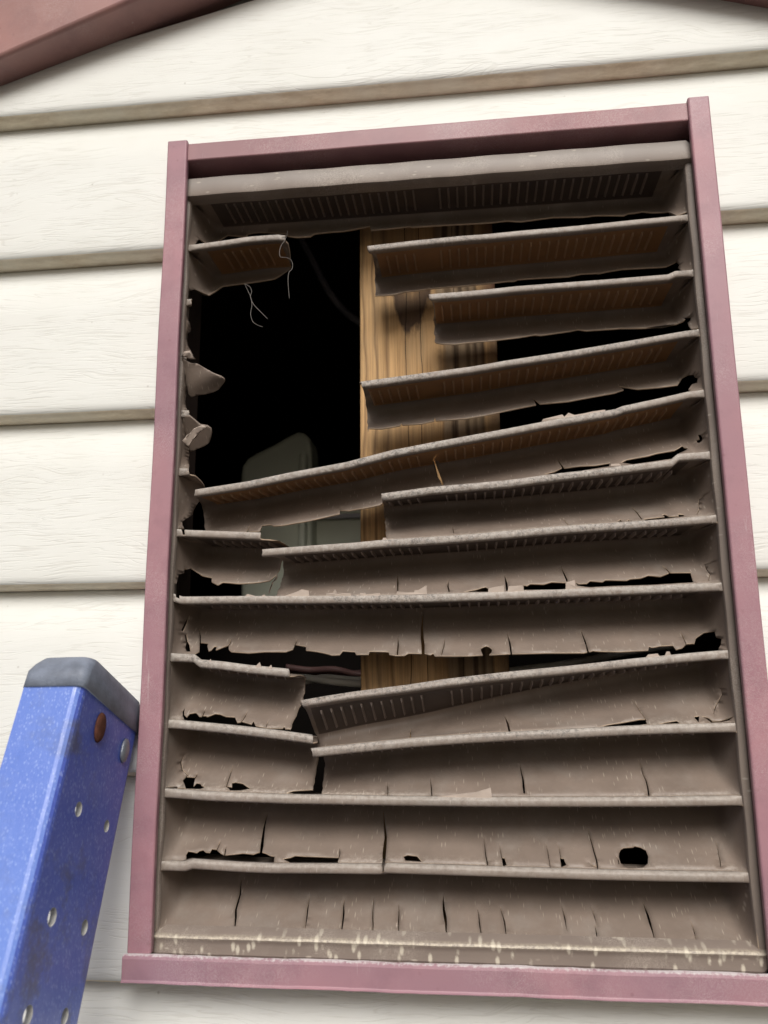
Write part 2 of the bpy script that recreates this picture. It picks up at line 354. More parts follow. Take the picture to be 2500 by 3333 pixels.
house = empty('house_gable', (0, .2, -H / S))
tag(house, 'gable end wall clad in cream white wood-grain vinyl siding', 'house')
RK = .385; RKZ = 1.1397
def siding():
    prof = [(.0, .0), (-.008, .0008), (-.016, .0022), (-.0215, .0042), (-.0250, .0070), (-.0272, .0108), (-.0275, .017), (-.0262, .035), (-.020, .09), (-.011, .16), (-.0015, .2345)]
    mi = [1, 1, 1, 1, 0, 0, 0, 0, 0, 0, 0]
    xs = sorted(set(list(np.linspace(-3.2, 3.2, 65)) + [-.409, .325]))
    bm = bmesh.new()
    rows = []
    for n in range(-26, 5):
        z0 = .3415 + .2355 * n
        for (py, pz), m_ in zip(prof, mi): rows.append((py, z0 + pz, m_))
    X0, X1, Z0, Z1 = -.409, .325, -.335, .74
    ys = []
    grid = []
    rows2 = []
    for i, r_ in enumerate(rows):
        rows2.append(r_)
        if i + 1 < len(rows):
            a, b = r_, rows[i + 1]
            for zc in (Z0, Z1):
                if a[1] < zc < b[1]:
                    t = (zc - a[1]) / (b[1] - a[1]); rows2.append((a[0] + (b[0] - a[0]) * t, zc, a[2]))
    for (y, z, m_) in rows2: grid.append([bm.verts.new(W((x, y + .0012 * math.sin(x * 3.1 + z * 9), z))) for x in xs])
    for i in range(len(rows2) - 1):
        zc = (rows2[i][1] + rows2[i + 1][1]) / 2
        for j in range(len(xs) - 1):
            xc = (xs[j] + xs[j + 1]) / 2
            if X0 < xc < X1 and Z0 < zc < Z1: continue
            f = bm.faces.new([grid[i][j], grid[i][j + 1], grid[i + 1][j + 1], grid[i + 1][j]]); f.material_index = rows2[i][2]
    geo = lambda: bm.verts[:] + bm.edges[:] + bm.faces[:]
    for co, sl in (((0, RKZ + .02), RK), ((0, 1.051 + .02), -RK)):
        no = Vector((-sl, 0, 1)).normalized()
        bmesh.ops.bisect_plane(bm, geom=geo(), plane_co=W((co[0], 0, co[1])), plane_no=no, clear_outer=True)
    a = un(500, 84, -.02); b = un(755, -2, -.02); sl = (b[2] - a[2]) / (b[0] - a[0])
    bmesh.ops.bisect_plane(bm, geom=geo(), plane_co=W(a), plane_no=Vector((-sl, 0, 1)).normalized(), clear_outer=True)
    o = bm_obj('siding', bm, [MS, MB], house, smooth=True)
    for p in o.data.polygons: p.use_smooth = abs(p.normal.y) < .999
    o.data.set_sharp_from_angle(angle=math.radians(60))
    return o
siding()
# sheathing behind, with the vent opening, and the attic lining
bm = bmesh.new()
GP = lambda x: RKZ + RK * x if x < -.115 else 1.051 - RK * x
OX0, OX1, OZ0, OZ1 = float(un(648, 1200, .11)[0]), .36, -.36, .775
prism(bm, [(-3.2, -7.2), (3.2, -7.2), (3.2, GP(3.2)), (OX1, GP(OX1)), (OX1, -7.2 + .0)][:2] + [(3.2, GP(3.2)), (OX1, GP(OX1)), (OX1, OZ0), (OX0, OZ0), (OX0, GP(OX0)), (-3.2, GP(-3.2))], .063, .11)
prism(bm, [(OX0, OZ1), (OX1, OZ1), (OX1, GP(OX1)), (-.115, GP(-.115)), (OX0, GP(OX0))], .063, .11)
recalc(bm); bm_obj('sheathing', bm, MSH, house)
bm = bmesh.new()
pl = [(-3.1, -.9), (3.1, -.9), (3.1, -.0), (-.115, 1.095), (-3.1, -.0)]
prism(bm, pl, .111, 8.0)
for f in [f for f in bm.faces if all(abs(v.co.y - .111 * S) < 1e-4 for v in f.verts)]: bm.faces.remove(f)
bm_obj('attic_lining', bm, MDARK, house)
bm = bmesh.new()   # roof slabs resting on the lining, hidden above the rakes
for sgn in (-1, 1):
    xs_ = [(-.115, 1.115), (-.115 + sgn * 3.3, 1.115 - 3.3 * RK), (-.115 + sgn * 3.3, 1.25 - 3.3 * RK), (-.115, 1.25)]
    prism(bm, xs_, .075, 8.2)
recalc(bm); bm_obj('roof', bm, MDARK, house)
bm = bmesh.new(); a = un(470, 86, .0)
prism(bm, [(-.62, .93), (-.16, 1.01), (-.10, 1.13), (-.62, .96)], .006, .028); recalc(bm)
bm_obj('frieze_board', bm, MGREY, house)

def rake(sgn):
    # sgn -1: left slope. Cross-section: boxed metal wrap proud of the wall, on the sloping line
    mid = -.115
    L = 3.3
    f = lambda d, dz: (mid + sgn * d, (RKZ - RK * .115) - RK * d + dz)
    bm = bmesh.new()
    prof = [(.028, 0), (-.062, .0), (-.0670, .0015), (-.0686, .006), (-.0686, .21), (-.062, .216), (-.062, .36), (.028, .36)]
    d0 = 0.0
    ring0 = []; ring1 = []
    N = 24; rings = []
    for i in range(N + 1):
        d = d0 + (L - d0) * i / N
        rings.append([bm.verts.new(W((f(d, dz)[0], y + .0008 * math.sin(d * 9), f(d, dz)[1]))) for y, dz in prof])
    n = len(prof)
    for i in range(N):
        for k in range(n): bm.faces.new([rings[i][k], rings[i][(k + 1) % n], rings[i + 1][(k + 1) % n], rings[i + 1][k]])
    bm.faces.new(rings[0]); bm.faces.new(rings[-1][::-1]); recalc(bm)
    o = bm_obj('rake_trim', bm, MR)
    return bevel(o, .003, 3)
tag(rake(-1), 'mauve metal rake trim sloping down across the upper left corner', 'roof trim', 'rake trims of the gable')
tag(rake(1), 'mauve metal rake trim just showing at the upper right corner', 'roof trim', 'rake trims of the gable')

# ------------------------------------------------------------------ vent trim (four channels)
YT = -.052
trim = empty('vent_trim', un(1350, 3200, 0)); tag(trim, 'faded mauve metal channel frame around the broken louvre vent', 'window trim')
tl = un(546, 465, YT); tli = un(610, 520, YT); bl = un(410, 3101, YT); bli = un(486, 3101, YT)
tr_ = un(2309, 309, YT); tri = un(2240, 382, YT); bri = un(2490, 3150, YT); sb = un(400, 3196, YT); st = un(407, 3105, YT)
XL0, XL1 = (tl[0] + bl[0]) / 2, (tli[0] + bli[0]) / 2
XR0 = tr_[0]; XR1 = (tri[0] + un(2315, 1100, YT)[0] + un(2355, 1500, YT)[0]) / 3
ZT = (tl[2] + tr_[2]) / 2; ZTi = (tli[2] + tri[2]) / 2; ZS = st[2]; ZSb = sb[2]
print('TRIM', XL0, XL1, XR1, XR0, ZT, ZTi, ZS, ZSb)
def channel(poly_outer, name, mat, parent):  # poly: closed front outline (x,z) then wobble; open-backed shell with turned edges
    bm = bmesh.new(); prism(bm, poly_outer, YT, YT + .0035); recalc(bm)
    return bm, name
def side(x_out, x_in, z0, z1):
    bm = bmesh.new(); th = .0035
    s = 1 if x_in > x_out else -1
    N = 30
    # cross-section polyline in (x,y), extruded in z
    cs = [(x_out, .030), (x_out, YT + .002), (x_out + s * .0015, YT), (x_in - s * .0018, YT), (x_in, YT + .0018), (x_in - s * .0005, YT + .010),
          (x_in - s * .004, YT + .006), (x_in - s * .004, YT + .004), (x_out + s * .004, YT + .004), (x_out + s * .004, .030)]
    rings = []
    for i in range(N + 1):
        z = z0 + (z1 - z0) * i / N
        wob = .0007 * math.sin(i * .7 + x_out * 10)
        rings.append([bm.verts.new(W((x + wob * .5, y + wob * .8, z))) for x, y in cs])
    n = len(cs)
    for i in range(N):
        for k in range(n): bm.faces.new([rings[i][k], rings[i][(k + 1) % n], rings[i + 1][(k + 1) % n], rings[i + 1][k]])
    bm.faces.new(rings[0]); bm.faces.new(rings[-1][::-1]); recalc(bm)
    return bm
bevel(bm_obj('side_trim', side(XL0, XL1, ZS + .0005, ZT), MT, trim), .0006, 1)
o = bm_obj('side_trim', side(XR0, XR1, ZS + .0005, ZT + .001), MT, trim); bevel(o, .0006, 1)
def top_rail():
    bm = bmesh.new()
    cs = [(.030, ZT - .0025), (YT + .0060, ZT - .0025), (YT + .0045, ZT - .004), (YT + .0045, ZTi + .0015), (YT + .006, ZTi), (.060, ZTi + .001), (.060, ZTi + .005), (YT + .008, ZTi + .005), (YT + .008, ZT - .008), (.030, ZT - .008)]
    N = 40; rings = []
    for i in range(N + 1):
        x = XL0 + .006 + (XR0 - XL0 - .012) * i / N
        wob = .0007 * math.sin(i * .5)
        rings.append([bm.verts.new(W((x, y + wob, z + wob))) for y, z in cs])
    n = len(cs)
    for i in range(N):
        for k in range(n): bm.faces.new([rings[i][k], rings[i][(k + 1) % n], rings[i + 1][(k + 1) % n], rings[i + 1][k]])
    bm.faces.new(rings[0]); bm.faces.new(rings[-1][::-1]); recalc(bm)
    bevel(bm_obj('top_trim', bm, MTt, trim), .0006, 1)
top_rail()
def sill():
    bm = bmesh.new()
    cs = [(.020, ZS - .024), (YT + .008, ZS - .010), (YT + .001, ZS + .0008), (YT - .003, ZS - .0005), (YT - .004, ZS - .004), (YT - .0035, ZSb + .003), (YT - .006, ZSb + .0012), (YT - .004, ZSb), (.020, ZSb)]
    N = 60; rings = []
    rr = random.Random(3)
    for i in range(N + 1):
        x = un(400, 3150, YT)[0] + (.345 + .415) * i / N
        wob = .0002 * math.sin(i * .4) + rr.uniform(-.0002, .0002)
        rings.append([bm.verts.new(W((x, y + wob, z + wob * (1 if k not in (1, 2) else 2)))) for k, (y, z) in enumerate(cs)])
    n = len(cs)
    for i in range(N):
        for k in range(n): bm.faces.new([rings[i][k], rings[i][(k + 1) % n], rings[i + 1][(k + 1) % n], rings[i + 1][k]])
    bm.faces.new(rings[0]); bm.faces.new(rings[-1][::-1]); recalc(bm)
    bevel(bm_obj('sill_trim', bm, MTs, trim), .0006, 1)
sill()

# ------------------------------------------------------------------ the louvre vent
vent = empty('gable_vent', un(1400, 3120, 0)); tag(vent, 'weathered brown plastic louvre vent with broken, sagging slats', 'louvre vent')
XI0, XI1 = -.3915 * VK, .3060 * VK           # bay ends
def zb(k): return (.5899 - .0828 * (k - 2)) * VK    # underside of lip k
PROF = [(.0080, .0004), (.0040, .0003), (.0010, -.0001), (-.0010, -.0012), (-.0020, -.0034), (-.0022, -.0076), (-.0014, -.0094), (.0010, -.0102), (.0060, -.0100), (.0120, -.0098),
        (.0390, -.0092), (.0650, -.0090), (.0710, -.0108), (.0752, -.0158), (.0742, -.0228)]
PB = (.0080, -.0828 * VK + .0006)
NP = 12                                       # panel rows
for j in range(1, NP + 1):
    t = j / NP
    y = PROF[14][0] + (PB[0] - PROF[14][0]) * t + .0085 * math.sin(math.pi * t) ** .9 * (1 - .25 * t)
    z = PROF[14][1] + (PB[1] - PROF[14][1]) * t
    if j == 1: pan = []
    pan.append((y, z))
ROWS = np.array(PROF + pan)
ARC = np.concatenate([[0], np.cumsum(np.hypot(*np.diff(ROWS, axis=0).T))])
TL = 14                                       # ledge row (panel starts here)
TMAX = ARC[-1]
def sm(a): a = min(max(a, 0), 1); return a * a * (3 - 2 * a)

def edge_w(a): a = min(max(a, 0), 1); return (1 - (1 - a) ** 2.2)
class Surf:
    """A slat: lip path along x, optional push (y) and roll, panel foot optionally held to another lip."""
    def __init__(s, k, path=None, yoff=None, roll=None, pin=None, endL=True, endR=True, wide=.017):
        s.k = k; s.endL, s.endR, s.wide = endL, endR, wide
        z0 = zb(k) + .0108
        if path is None: s.px = np.array([-1., 1.]); s.pz = np.array([z0, z0])
        else:
            w = [un(a, b, -.002 + YV) for a, b in path]; w.sort(key=lambda p: p[0])
            s.px = np.array([p[0] for p in w]); s.pz = np.array([p[2] - .0016 for p in w])
        f = lambda L: (np.array([un(a, 1600, YV)[0] for a, _ in L]), np.array([b for _, b in L])) if L else (np.array([0.]), np.array([0.]))
        s.yo = f(yoff); s.ro = f(roll); s.pin = pin
    def A(s, x): return np.interp(x, s.px, s.pz), np.interp(x, *s.yo), math.radians(np.interp(x, *s.ro))
    def pt(s, x, t):
        z, y, r = s.A(x)
        w = 1.
        if s.endL: w *= edge_w((x - XI0) / s.wide)
        if s.endR: w *= edge_w((XI1 - x) / s.wide)
        tt = min(max(t, 0.), TMAX * 1.25)
        i = int(np.searchsorted(ARC, tt)) - 1; i = min(max(i, 0), len(ARC) - 2)
        u = (tt - ARC[i]) / (ARC[i + 1] - ARC[i])
        p = ROWS[i] * (1 - u) + ROWS[i + 1] * u
        py, pz = p[0] * w + (1 - w) * -.0005 * (1 if t > .02 else 0), p[1]
        c, sn = math.cos(r), math.sin(r)
        Y = py * c + pz * sn; Z = pz * c - py * sn
        P = np.array([x, YV + y + Y, z + Z])
        if s.pin is not None and t > ARC[TL]:
            v = (t - ARC[TL]) / (TMAX - ARC[TL])
            nz, ny, nr = s.pin.A(x)
            tgt = np.array([x, YV + ny + .0080 * w, nz + .0006])
            e = ROWS[-1]; ey = e[0] * w; ez = e[1]
            end = np.array([x, YV + y + ey * c + ez * sn, z + ez * c - ey * sn])
            P = P + (tgt - end) * v
        return P
    def inv(s, px, py):                       # photo pixel -> (x,t) on the panel
        best = None
        g = un(px, py, .02 + YV); xs = np.linspace(g[0] - .03, g[0] + .03, 5)
        for x in xs:
            for t in np.linspace(ARC[TL] - .02, TMAX * 1.15, 9):
                d = np.hypot(*(pr(s.pt(x, t)) - (px, py)))
                if best is None or d < best[0]: best = (d, x, t)
        x, t = best[1:]
        for _ in range(14):
            f0 = pr(s.pt(x, t)) - (px, py)
            if abs(f0).max() < .05: break
            h = 1e-4; J = np.array([(pr(s.pt(x + h, t)) - (px, py) - f0) / h, (pr(s.pt(x, t + h)) - (px, py) - f0) / h]).T
            try: dx = np.linalg.solve(J, f0)
            except Exception: break
            dx = np.clip(dx, -.02, .02); x -= dx[0]; t = min(max(t - dx[1], ARC[9]), TMAX * 1.24)
        return x, t
    def xat(s, px, t):                        # x where the row t crosses photo column px
        lo, hi = -.46, .40
        for _ in range(40):
            m = (lo + hi) / 2
            if pr(s.pt(m, t))[0] < px: lo = m
            else: hi = m
        return (lo + hi) / 2

def inside(P, poly):
    x, y = P; c = False; n = len(poly); j = n - 1
    for i in range(n):
        xi, yi = poly[i]; xj, yj = poly[j]
        if (yi > y) != (yj > y) and x < (xj - xi) * (y - yi) / (yj - yi) + xi: c = not c
        j = i
    return c
def crack_poly(pts, w, taper=False):                       # a split: widest near its foot
    pts = np.array(pts, float)
    if len(pts) == 2: pts = np.array([pts[0], pts.mean(0) + np.array([1.2, 0]), pts[1]])
    # resample with jitter
    out = []
    for a, b in zip(pts[:-1], pts[1:]):
        n = max(1, int(np.hypot(*(b - a)) / 22))
        for i in range(n): out.append(a + (b - a) * i / n + ((RND.uniform(-1.6, 1.6), 0) if out else (0, 0)))
    out.append(pts[-1]); out = np.array(out); n = len(out)
    L, Rr = [], []
    for i, p in enumerate(out):
        f = i / (n - 1); ww = w * (.12 + .88 * math.sin(math.pi * f) ** 1.3) * RND.uniform(.8, 1.15) if taper else w * (.10 + .9 * min(1, f * 1.5)) * (1 if f < .85 else .8)
        d = out[min(i + 1, n - 1)] - out[max(i - 1, 0)]; d = d / (np.hypot(*d) + 1e-9); nn = np.array([-d[1], d[0]])
        L.append(p + nn * ww / 2); Rr.append(p - nn * ww / 2)
    return L + Rr[::-1]
RND = random.Random(11)

def piece(S_, x0=None, x1=None, left=None, right=None, holes=(), cracks=(), bottom=None, lipcuts=(), jag=None, taper=False):
    """Triangulated sheet on surface S_. left/right: list of (profile row, photo column). bottom: torn edge, left to right, in photo pixels.
    holes: photo polygons. Returns verts, tris, uvs."""
    def edge(L, dflt):
        if L is None: return [(dflt, t) for t in ARC]
        e = []
        L = sorted([(a if a < 4 else a + 1 if a <= 13 else 14 + (a - 13) * NP / 7, b) for a, b in L])
        rr = np.linspace(0, len(ROWS) - 1, 26)
        cols = np.interp(rr, [a for a, _ in L], [b for _, b in L])
        for i, (r_, c_) in enumerate(zip(rr, cols)):
            t = np.interp(r_, range(len(ARC)), ARC); j = RND.uniform(-2.2, 2.2) if 0 < i < 25 else 0
            e.append((S_.xat(c_ + j, t), t))
        return e
    eL = edge(left, XI0 if x0 is None else x0); eR = edge(right, XI1 if x1 is None else x1)
    outer = eL + eR[::-1]
    rem = [[S_.inv(*p) for p in h] for h in holes]
    rem += [[S_.inv(*p) for p in crack_poly(c, w, taper)] for c, w in cracks]
    if bottom is not None:
        b = [S_.inv(*p) for p in bottom]; rem.append(b + [(b[-1][0], TMAX * 1.3), (b[0][0], TMAX * 1.3)])
    for (a, b, t0, t1) in lipcuts:            # notch across the lip between two photo columns
        rem.append([(S_.xat(a + RND.uniform(-3, 3), t0), t0 - .001), (S_.xat(b, t0), t0 - .001), (S_.xat(b + 2, t1), t1), (S_.xat(a + 2, t1), t1)])
    if jag is not None: rem.append([S_.inv_any(*p) if hasattr(S_, 'inv_any') else S_.inv(*p) for p in jag])
    xa = min(p[0] for p in outer); xb = max(p[0] for p in outer)
    pts = []; edges = []
    def loop(L, closed=True):
        b0 = len(pts)
        for p in L: pts.append(p)
        n = len(L)
        for i in range(n if closed else n - 1): edges.append((b0 + i, b0 + (i + 1) % n))
    # split outer long edges so that they follow sag
    def dens(L, closed=True):
        o = []
        for i in range(len(L)):
            a, b = L[i], L[(i + 1) % len(L)]
            n = max(1, int(math.hypot(b[0] - a[0], b[1] - a[1]) / .012))
            for k in range(n): o.append((a[0] + (b[0] - a[0]) * k / n, a[1] + (b[1] - a[1]) * k / n))
        return o
    outer = dens(outer)
    loop(outer)
    for h in rem: loop(h)
    xs = list(np.arange(xa + .004, xb, .009))
    if S_.endL and xa < XI0 + .01: xs += list(XI0 + np.array([.0008, .002, .0035, .005, .007, .009, .011, .013, .015, .0172]))
    if S_.endR and xb > XI1 - .01: xs += list(XI1 - np.array([.0008, .002, .0035, .005, .007, .009, .011, .013, .015, .0172]))
    for x in sorted(xs):
        for i, t in enumerate(ARC):
            if 0 < i < len(ARC) - 1: pts.append((x + 1e-5 * i, t))
    r = delaunay_2d_cdt([Vector(p) for p in pts], edges, [], 0, 1e-6)
    vv = [(v.x, v.y) for v in r[0]]; tris = []
    rb = [(min(a for a, _ in h), max(a for a, _ in h), min(b for _, b in h), max(b for _, b in h)) for h in rem]
    for f in r[2]:
        c = (sum(vv[i][0] for i in f) / len(f), sum(vv[i][1] for i in f) / len(f))
        if not inside(c, outer): continue
        if any(bb[0] <= c[0] <= bb[1] and bb[2] <= c[1] <= bb[3] and inside(c, h) for h, bb in zip(rem, rb)): continue
        tris.append(tuple(f))
    used = sorted({i for f in tris for i in f}); mp_ = {u: i for i, u in enumerate(used)}
    V = [S_.pt(*vv[u]) for u in used]; UV = [vv[u] for u in used]
    return V, [tuple(mp_[i] for i in f) for f in tris], UV

def slat(k, pieces, labels=None, flakes=()):
    objs = []
    for i, (V, F, UV) in enumerate(pieces):
        me = bpy.data.meshes.new('slat'); me.from_pydata([tuple(W(v)) for v in V], [], F); me.update()
        ul = me.uv_layers.new(name='UVMap')
        for lp in me.loops: ul.data[lp.index].uv = UV[lp.vertex_index]
        bm = bmesh.new(); bm.from_mesh(me)
        bmesh.ops.recalc_face_normals(bm, faces=bm.faces)
        seen = set(); isls = []                # keep the sheet, drop crumbs cut loose; face it outwards
        for f0 in bm.faces:
            if f0 in seen: continue
            st = [f0]; isl = []; seen.add(f0)
            while st:
                f = st.pop(); isl.append(f)
                for e in f.edges:
                    for g_ in e.link_faces:
                        if g_ not in seen: seen.add(g_); st.append(g_)
            if sum(f.normal.y * f.calc_area() for f in isl) > 0: bmesh.ops.reverse_faces(bm, faces=isl)
            isls.append((sum(f.calc_area() for f in isl), isl))
        isls.sort(key=lambda t: -t[0])
        for _, isl in isls[1:]: bmesh.ops.delete(bm, geom=isl, context='FACES')
        bm.to_mesh(me); bm.free()
        for p in me.polygons: p.use_smooth = True
        o = fix(link('slat', me, [MP, MRIM], vent)); solid(o, .0020); o.modifiers['solid'].material_offset_rim = 1; objs.append(o)
        if labels and labels[i]: o['label'] = labels[i]
    big = objs[-1]
    for z, poly, *yy in flakes:               # bleached scraps of the torn panel still standing on the lip
        y0 = yy[0] if yy else .001; par = objs[0] if y0 < 0 else big
        bm = bmesh.new(); P = [un(a, b + 5, y0 + YV) for a, b in q(z, poly)]
        a = [bm.verts.new(W((p[0], p[1] + RND.uniform(-.0006, .0006), p[2]))) for p in P]
        b = [bm.verts.new(W((p[0], p[1] + .0018, p[2]))) for p in P]
        n = len(a); bm.faces.new(a); bm.faces.new(b[::-1])
        for i in range(n): bm.faces.new([a[i], b[i], b[(i + 1) % n], a[(i + 1) % n]])
        recalc(bm); bm_obj('torn_scrap', bm, MFL, par)
    return objs
def screen(S_, parent, xa, xb, mat=None):
    """Louvred insect screen moulded in the slat's underside: a thin sheet with rows of small fins."""
    V, F = [], []
    stp = .0122; xm = (XI0 + XI1) / 2
    def nrm_at(x, t):
        P = S_.pt(x, t); Q = S_.pt(x, t + .002); r_ = Q - P; r_ /= np.linalg.norm(r_)
        n_ = np.cross(np.array([1., 0, 0]), r_); return P, (-n_ if n_[2] > 0 else n_)
    lo, hi = max(xa, XI0 + .026), min(xb, XI1 - .026)
    xs = np.linspace(lo, hi, max(2, int((hi - lo) / .012))); ts = [ARC[8] + .0006, ARC[9], (ARC[9] + ARC[10]) / 2, ARC[10], ARC[11], ARC[12]]
    for x in xs:
        for j, t in enumerate(ts):
            P, n_ = nrm_at(x, t); V.append(P + n_ * (.0008 if 0 < j < len(ts) - 1 else .0002))
    m_ = len(ts)
    for i in range(len(xs) - 1):
        for j in range(m_ - 1): F.append((i * m_ + j, (i + 1) * m_ + j, (i + 1) * m_ + j + 1, i * m_ + j + 1))
    t0, t1 = ARC[9] + .002, ARC[11] - .001
    x = XI0 + .046
    while x < XI1 - .046:
        if abs(x + .004 - xm) > .013 and x > xa and x + stp < xb:
            b = len(V)
            for (xx, d) in ((x, .0008), (x + .0016, .0044), (x + .0024, .0046), (x + .0032, .0008)):
                for j, t in enumerate((t0, t0 + .004, t1 - .004, t1)):
                    P, n_ = nrm_at(xx, t); V.append(P + n_ * (d if 0 < j < 3 else .0009))
            for c in range(3):
                for r_ in range(3): F.append((b + c * 4 + r_, b + (c + 1) * 4 + r_, b + (c + 1) * 4 + r_ + 1, b + c * 4 + r_ + 1))
        x += stp
    if not V: return
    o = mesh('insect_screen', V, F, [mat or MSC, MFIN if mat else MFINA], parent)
    nb = (len(xs) - 1) * (m_ - 1)
    for p in o.data.polygons: p.material_index = 0 if p.index < nb else 1
    return o

# surfaces
N_ = {k: Surf(k) for k in range(1, 13)}
S2L = Surf(2, [(607, 792), (727, 776), (810, 763), (905, 756), (925, 759)], endR=False)
S2R = Surf(2, [(1196, 801), (1350, 780), (1500, 762), (1600, 753), (1700, 743), (1850, 730), (1950, 720), (2065, 708), (2150, 700), (2245, 690)], yoff=[(1196, -.006), (1600, 0)])
S3R = Surf(3, [(1396, 955), (1500, 946), (1600, 936), (1675, 927), (1850, 912), (2000, 900), (2193, 884), (2196, 875), (2260, 871)], yoff=[(1396, -.004), (2000, 0)])
S4R = Surf(4, [(1172, 1241), (1415, 1206), (1535, 1189), (1650, 1168), (1850, 1136), (2050, 1102), (2225, 1071), (2275, 1065)], yoff=[(1172, -.006), (1900, 0)])
S5 = Surf(5, [(636, 1597), (810, 1568), (950, 1537), (1125, 1503), (1275, 1462), (1400, 1437), (1470, 1424), (1650, 1390), (1800, 1360), (2009, 1324), (2014, 1318), (2150, 1289), (2240, 1268), (2300, 1262)],
          yoff=[(636, -.014), (1300, -.004), (1900, 0)], roll=[(636, -4), (1500, 0)])
S6R = Surf(6, [(1241, 1607), (1400, 1584), (1650, 1560), (1820, 1536), (1980, 1517), (2020, 1511), (2199, 1489), (2203, 1471), (2325, 1463)], yoff=[(1241, -.010), (1900, -.002), (2200, 0)], roll=[(1241, -7), (1900, 0)])
S7L = Surf(7, [(560, 1716), (602, 1719), (850, 1728)], endR=False)
S7R = Surf(7, [(852, 1785), (1000, 1773), (1150, 1762), (1250, 1752), (1470, 1738), (1600, 1727), (1820, 1707), (2020, 1694), (2170, 1684), (2345, 1670)], endL=False, yoff=[(852, -.006), (1500, 0)])
S8 = Surf(8, [(553, 1925), (590, 1937), (800, 1935), (1000, 1935), (1330, 1932), (1450, 1928), (1700, 1919), (1970, 1907), (2170, 1899), (2362, 1891)])
S9L = Surf(9, [(532, 2122), (635, 2126), (638, 2142), (720, 2149), (800, 2160), (942, 2174)], endR=False)
S9R = Surf(9, [(978, 2274), (1050, 2261), (1150, 2245), (1330, 2222), (1450, 2204), (1650, 2181), (1870, 2160), (2070, 2138), (2220, 2124), (2335, 2114), (2383, 2112)], endL=False,
           yoff=[(978, -.008), (1300, .0), (1900, 0)], roll=[(978, 33), (1400, 24), (1800, 9), (2200, 0)])
S10L = Surf(10, [(525, 2338), (600, 2343), (750, 2357), (900, 2374), (1018, 2390)], endR=False)
S10R = Surf(10, [(1010, 2431), (1100, 2421), (1330, 2399), (1500, 2387), (1650, 2379), (1870, 2369), (2060, 2359), (2220, 2354), (2392, 2350)], endL=False, yoff=[(1010, -.014), (1500, -.006), (1900, 0)])
S11 = Surf(11, [(525, 2563), (570, 2567), (680, 2575), (930, 2584), (1080, 2586), (1310, 2590), (1600, 2593), (1920, 2593), (2170, 2592), (2423, 2588)])
S12 = Surf(12, [(512, 2801), (607, 2804), (611, 2795), (780, 2806), (880, 2810), (1100, 2811), (1245, 2813), (1250, 2809), (1600, 2820), (1930, 2830), (2170, 2835), (2455, 2839)])
class Foot:                                    # bottom of the last panel: meets the frame
    def A(s, x): return -.3111 * VK, -.004, 0.
S7L.pin = None; S6R.pin = S7R; S7R.pin = S8; S9L.pin = S10L; S9R.pin = S10R; S10L.pin = S11; S10R.pin = S11; S11.pin = S12; S12.pin = Foot()
S5.pin = None

def vgap(z, top): return q(z, top)
made = []
# slat 1
b1 = q('J', (288, 688), (300, 675), (340, 662), (480, 650), (600, 657), (615, 640), (680, 632), (740, 632), (860, 640), (875, 655), (930, 662), (1020, 657), (1045, 640), (1150, 628), (1240, 622), (1350, 602), (1408, 590)) + \
     q('B', (115, 297), (250, 285), (372, 272), (380, 277), (560, 265), (700, 258), (880, 248), (1000, 235), (1090, 240), (1300, 212)) + \
     q('C', (500, 210), (575, 200), (700, 200), (760, 201), (790, 188), (830, 185), (880, 175), (945, 182), (1045, 178))
o = slat(1, [piece(N_[1], bottom=b1)], ['topmost slat, torn along its whole lower edge']); screen(N_[1], o[-1], -1, 1, MSD)
# slat 2
jag_void = lambda pts: pts + [(1500, pts[-1][1] + 60), (1500, pts[0][1] - 60)]
p2l = piece(S2L, right=[(0, 925), (6, 930), (7, 937), (10, 946), (13, 944), (16, 932), (20, 890)],
            bottom=q('A', (215, 482), (240, 492), (270, 482), (330, 476), (450, 461), (590, 443), (700, 428), (790, 412), (850, 374), (900, 350)))
p2r = piece(S2R, left=[(0, 1196), (6, 1198), (7, 1212), (8, 1214), (10, 1223), (12, 1220), (17, 1224), (20, 1213)],
            bottom=q('B', (125, 722), (210, 719), (275, 712), (340, 695), (395, 690), (510, 675), (620, 665), (700, 660), (800, 650), (900, 640), (1010, 628), (1050, 627), (1070, 617), (1200, 608), (1400, 598), (1480, 581), (1600, 575)) +
            q('C', (590, 580), (650, 566), (750, 550), (900, 542), (1030, 535), (1085, 512), (1098, 502), (1120, 525), (1112, 546)))
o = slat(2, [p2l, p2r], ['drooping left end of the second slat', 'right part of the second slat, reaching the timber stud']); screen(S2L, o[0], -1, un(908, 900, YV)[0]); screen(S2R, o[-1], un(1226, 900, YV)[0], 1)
# left stubs of the vanished slats
def stub(k, jag, hole=()):
    s_ = N_[k]
    V, F, UV = piece(s_, x1=XI0 + .075)
    keep = []
    for f in F:
        c = pr(sum(np.array(V[i]) for i in f) / len(f)); keep.append(not inside(c, jag_void(jag)))
    return V, F, UV
def stub_piece(k, edge):
    """edge: list of (profile row, photo column) along the broken side"""
    return piece(N_[k], right=edge)
s3 = stub_piece(3, [(0, 624), (5, 622), (7, 623), (9, 612), (10, 618), (13, 608), (14, 618), (15, 624), (16, 612), (17, 606), (18, 612), (19, 622), (20, 629)])
p3r = piece(S3R, left=[(0, 1396), (5, 1398), (6, 1407), (8, 1409), (10, 1413), (13, 1415), (20, 1419)],
            bottom=q('B', (530, 1028), (580, 1035), (660, 1038), (740, 1028), (900, 1015), (1080, 993), (1180, 977), (1220, 980), (1400, 955)) +
            q('C', (460, 943), (520, 950), (740, 935), (900, 932), (1100, 908), (1140, 893), (1155, 875), (1140, 868), (1180, 868), (1195, 862), (1195, 885), (1175, 900), (1182, 925)))
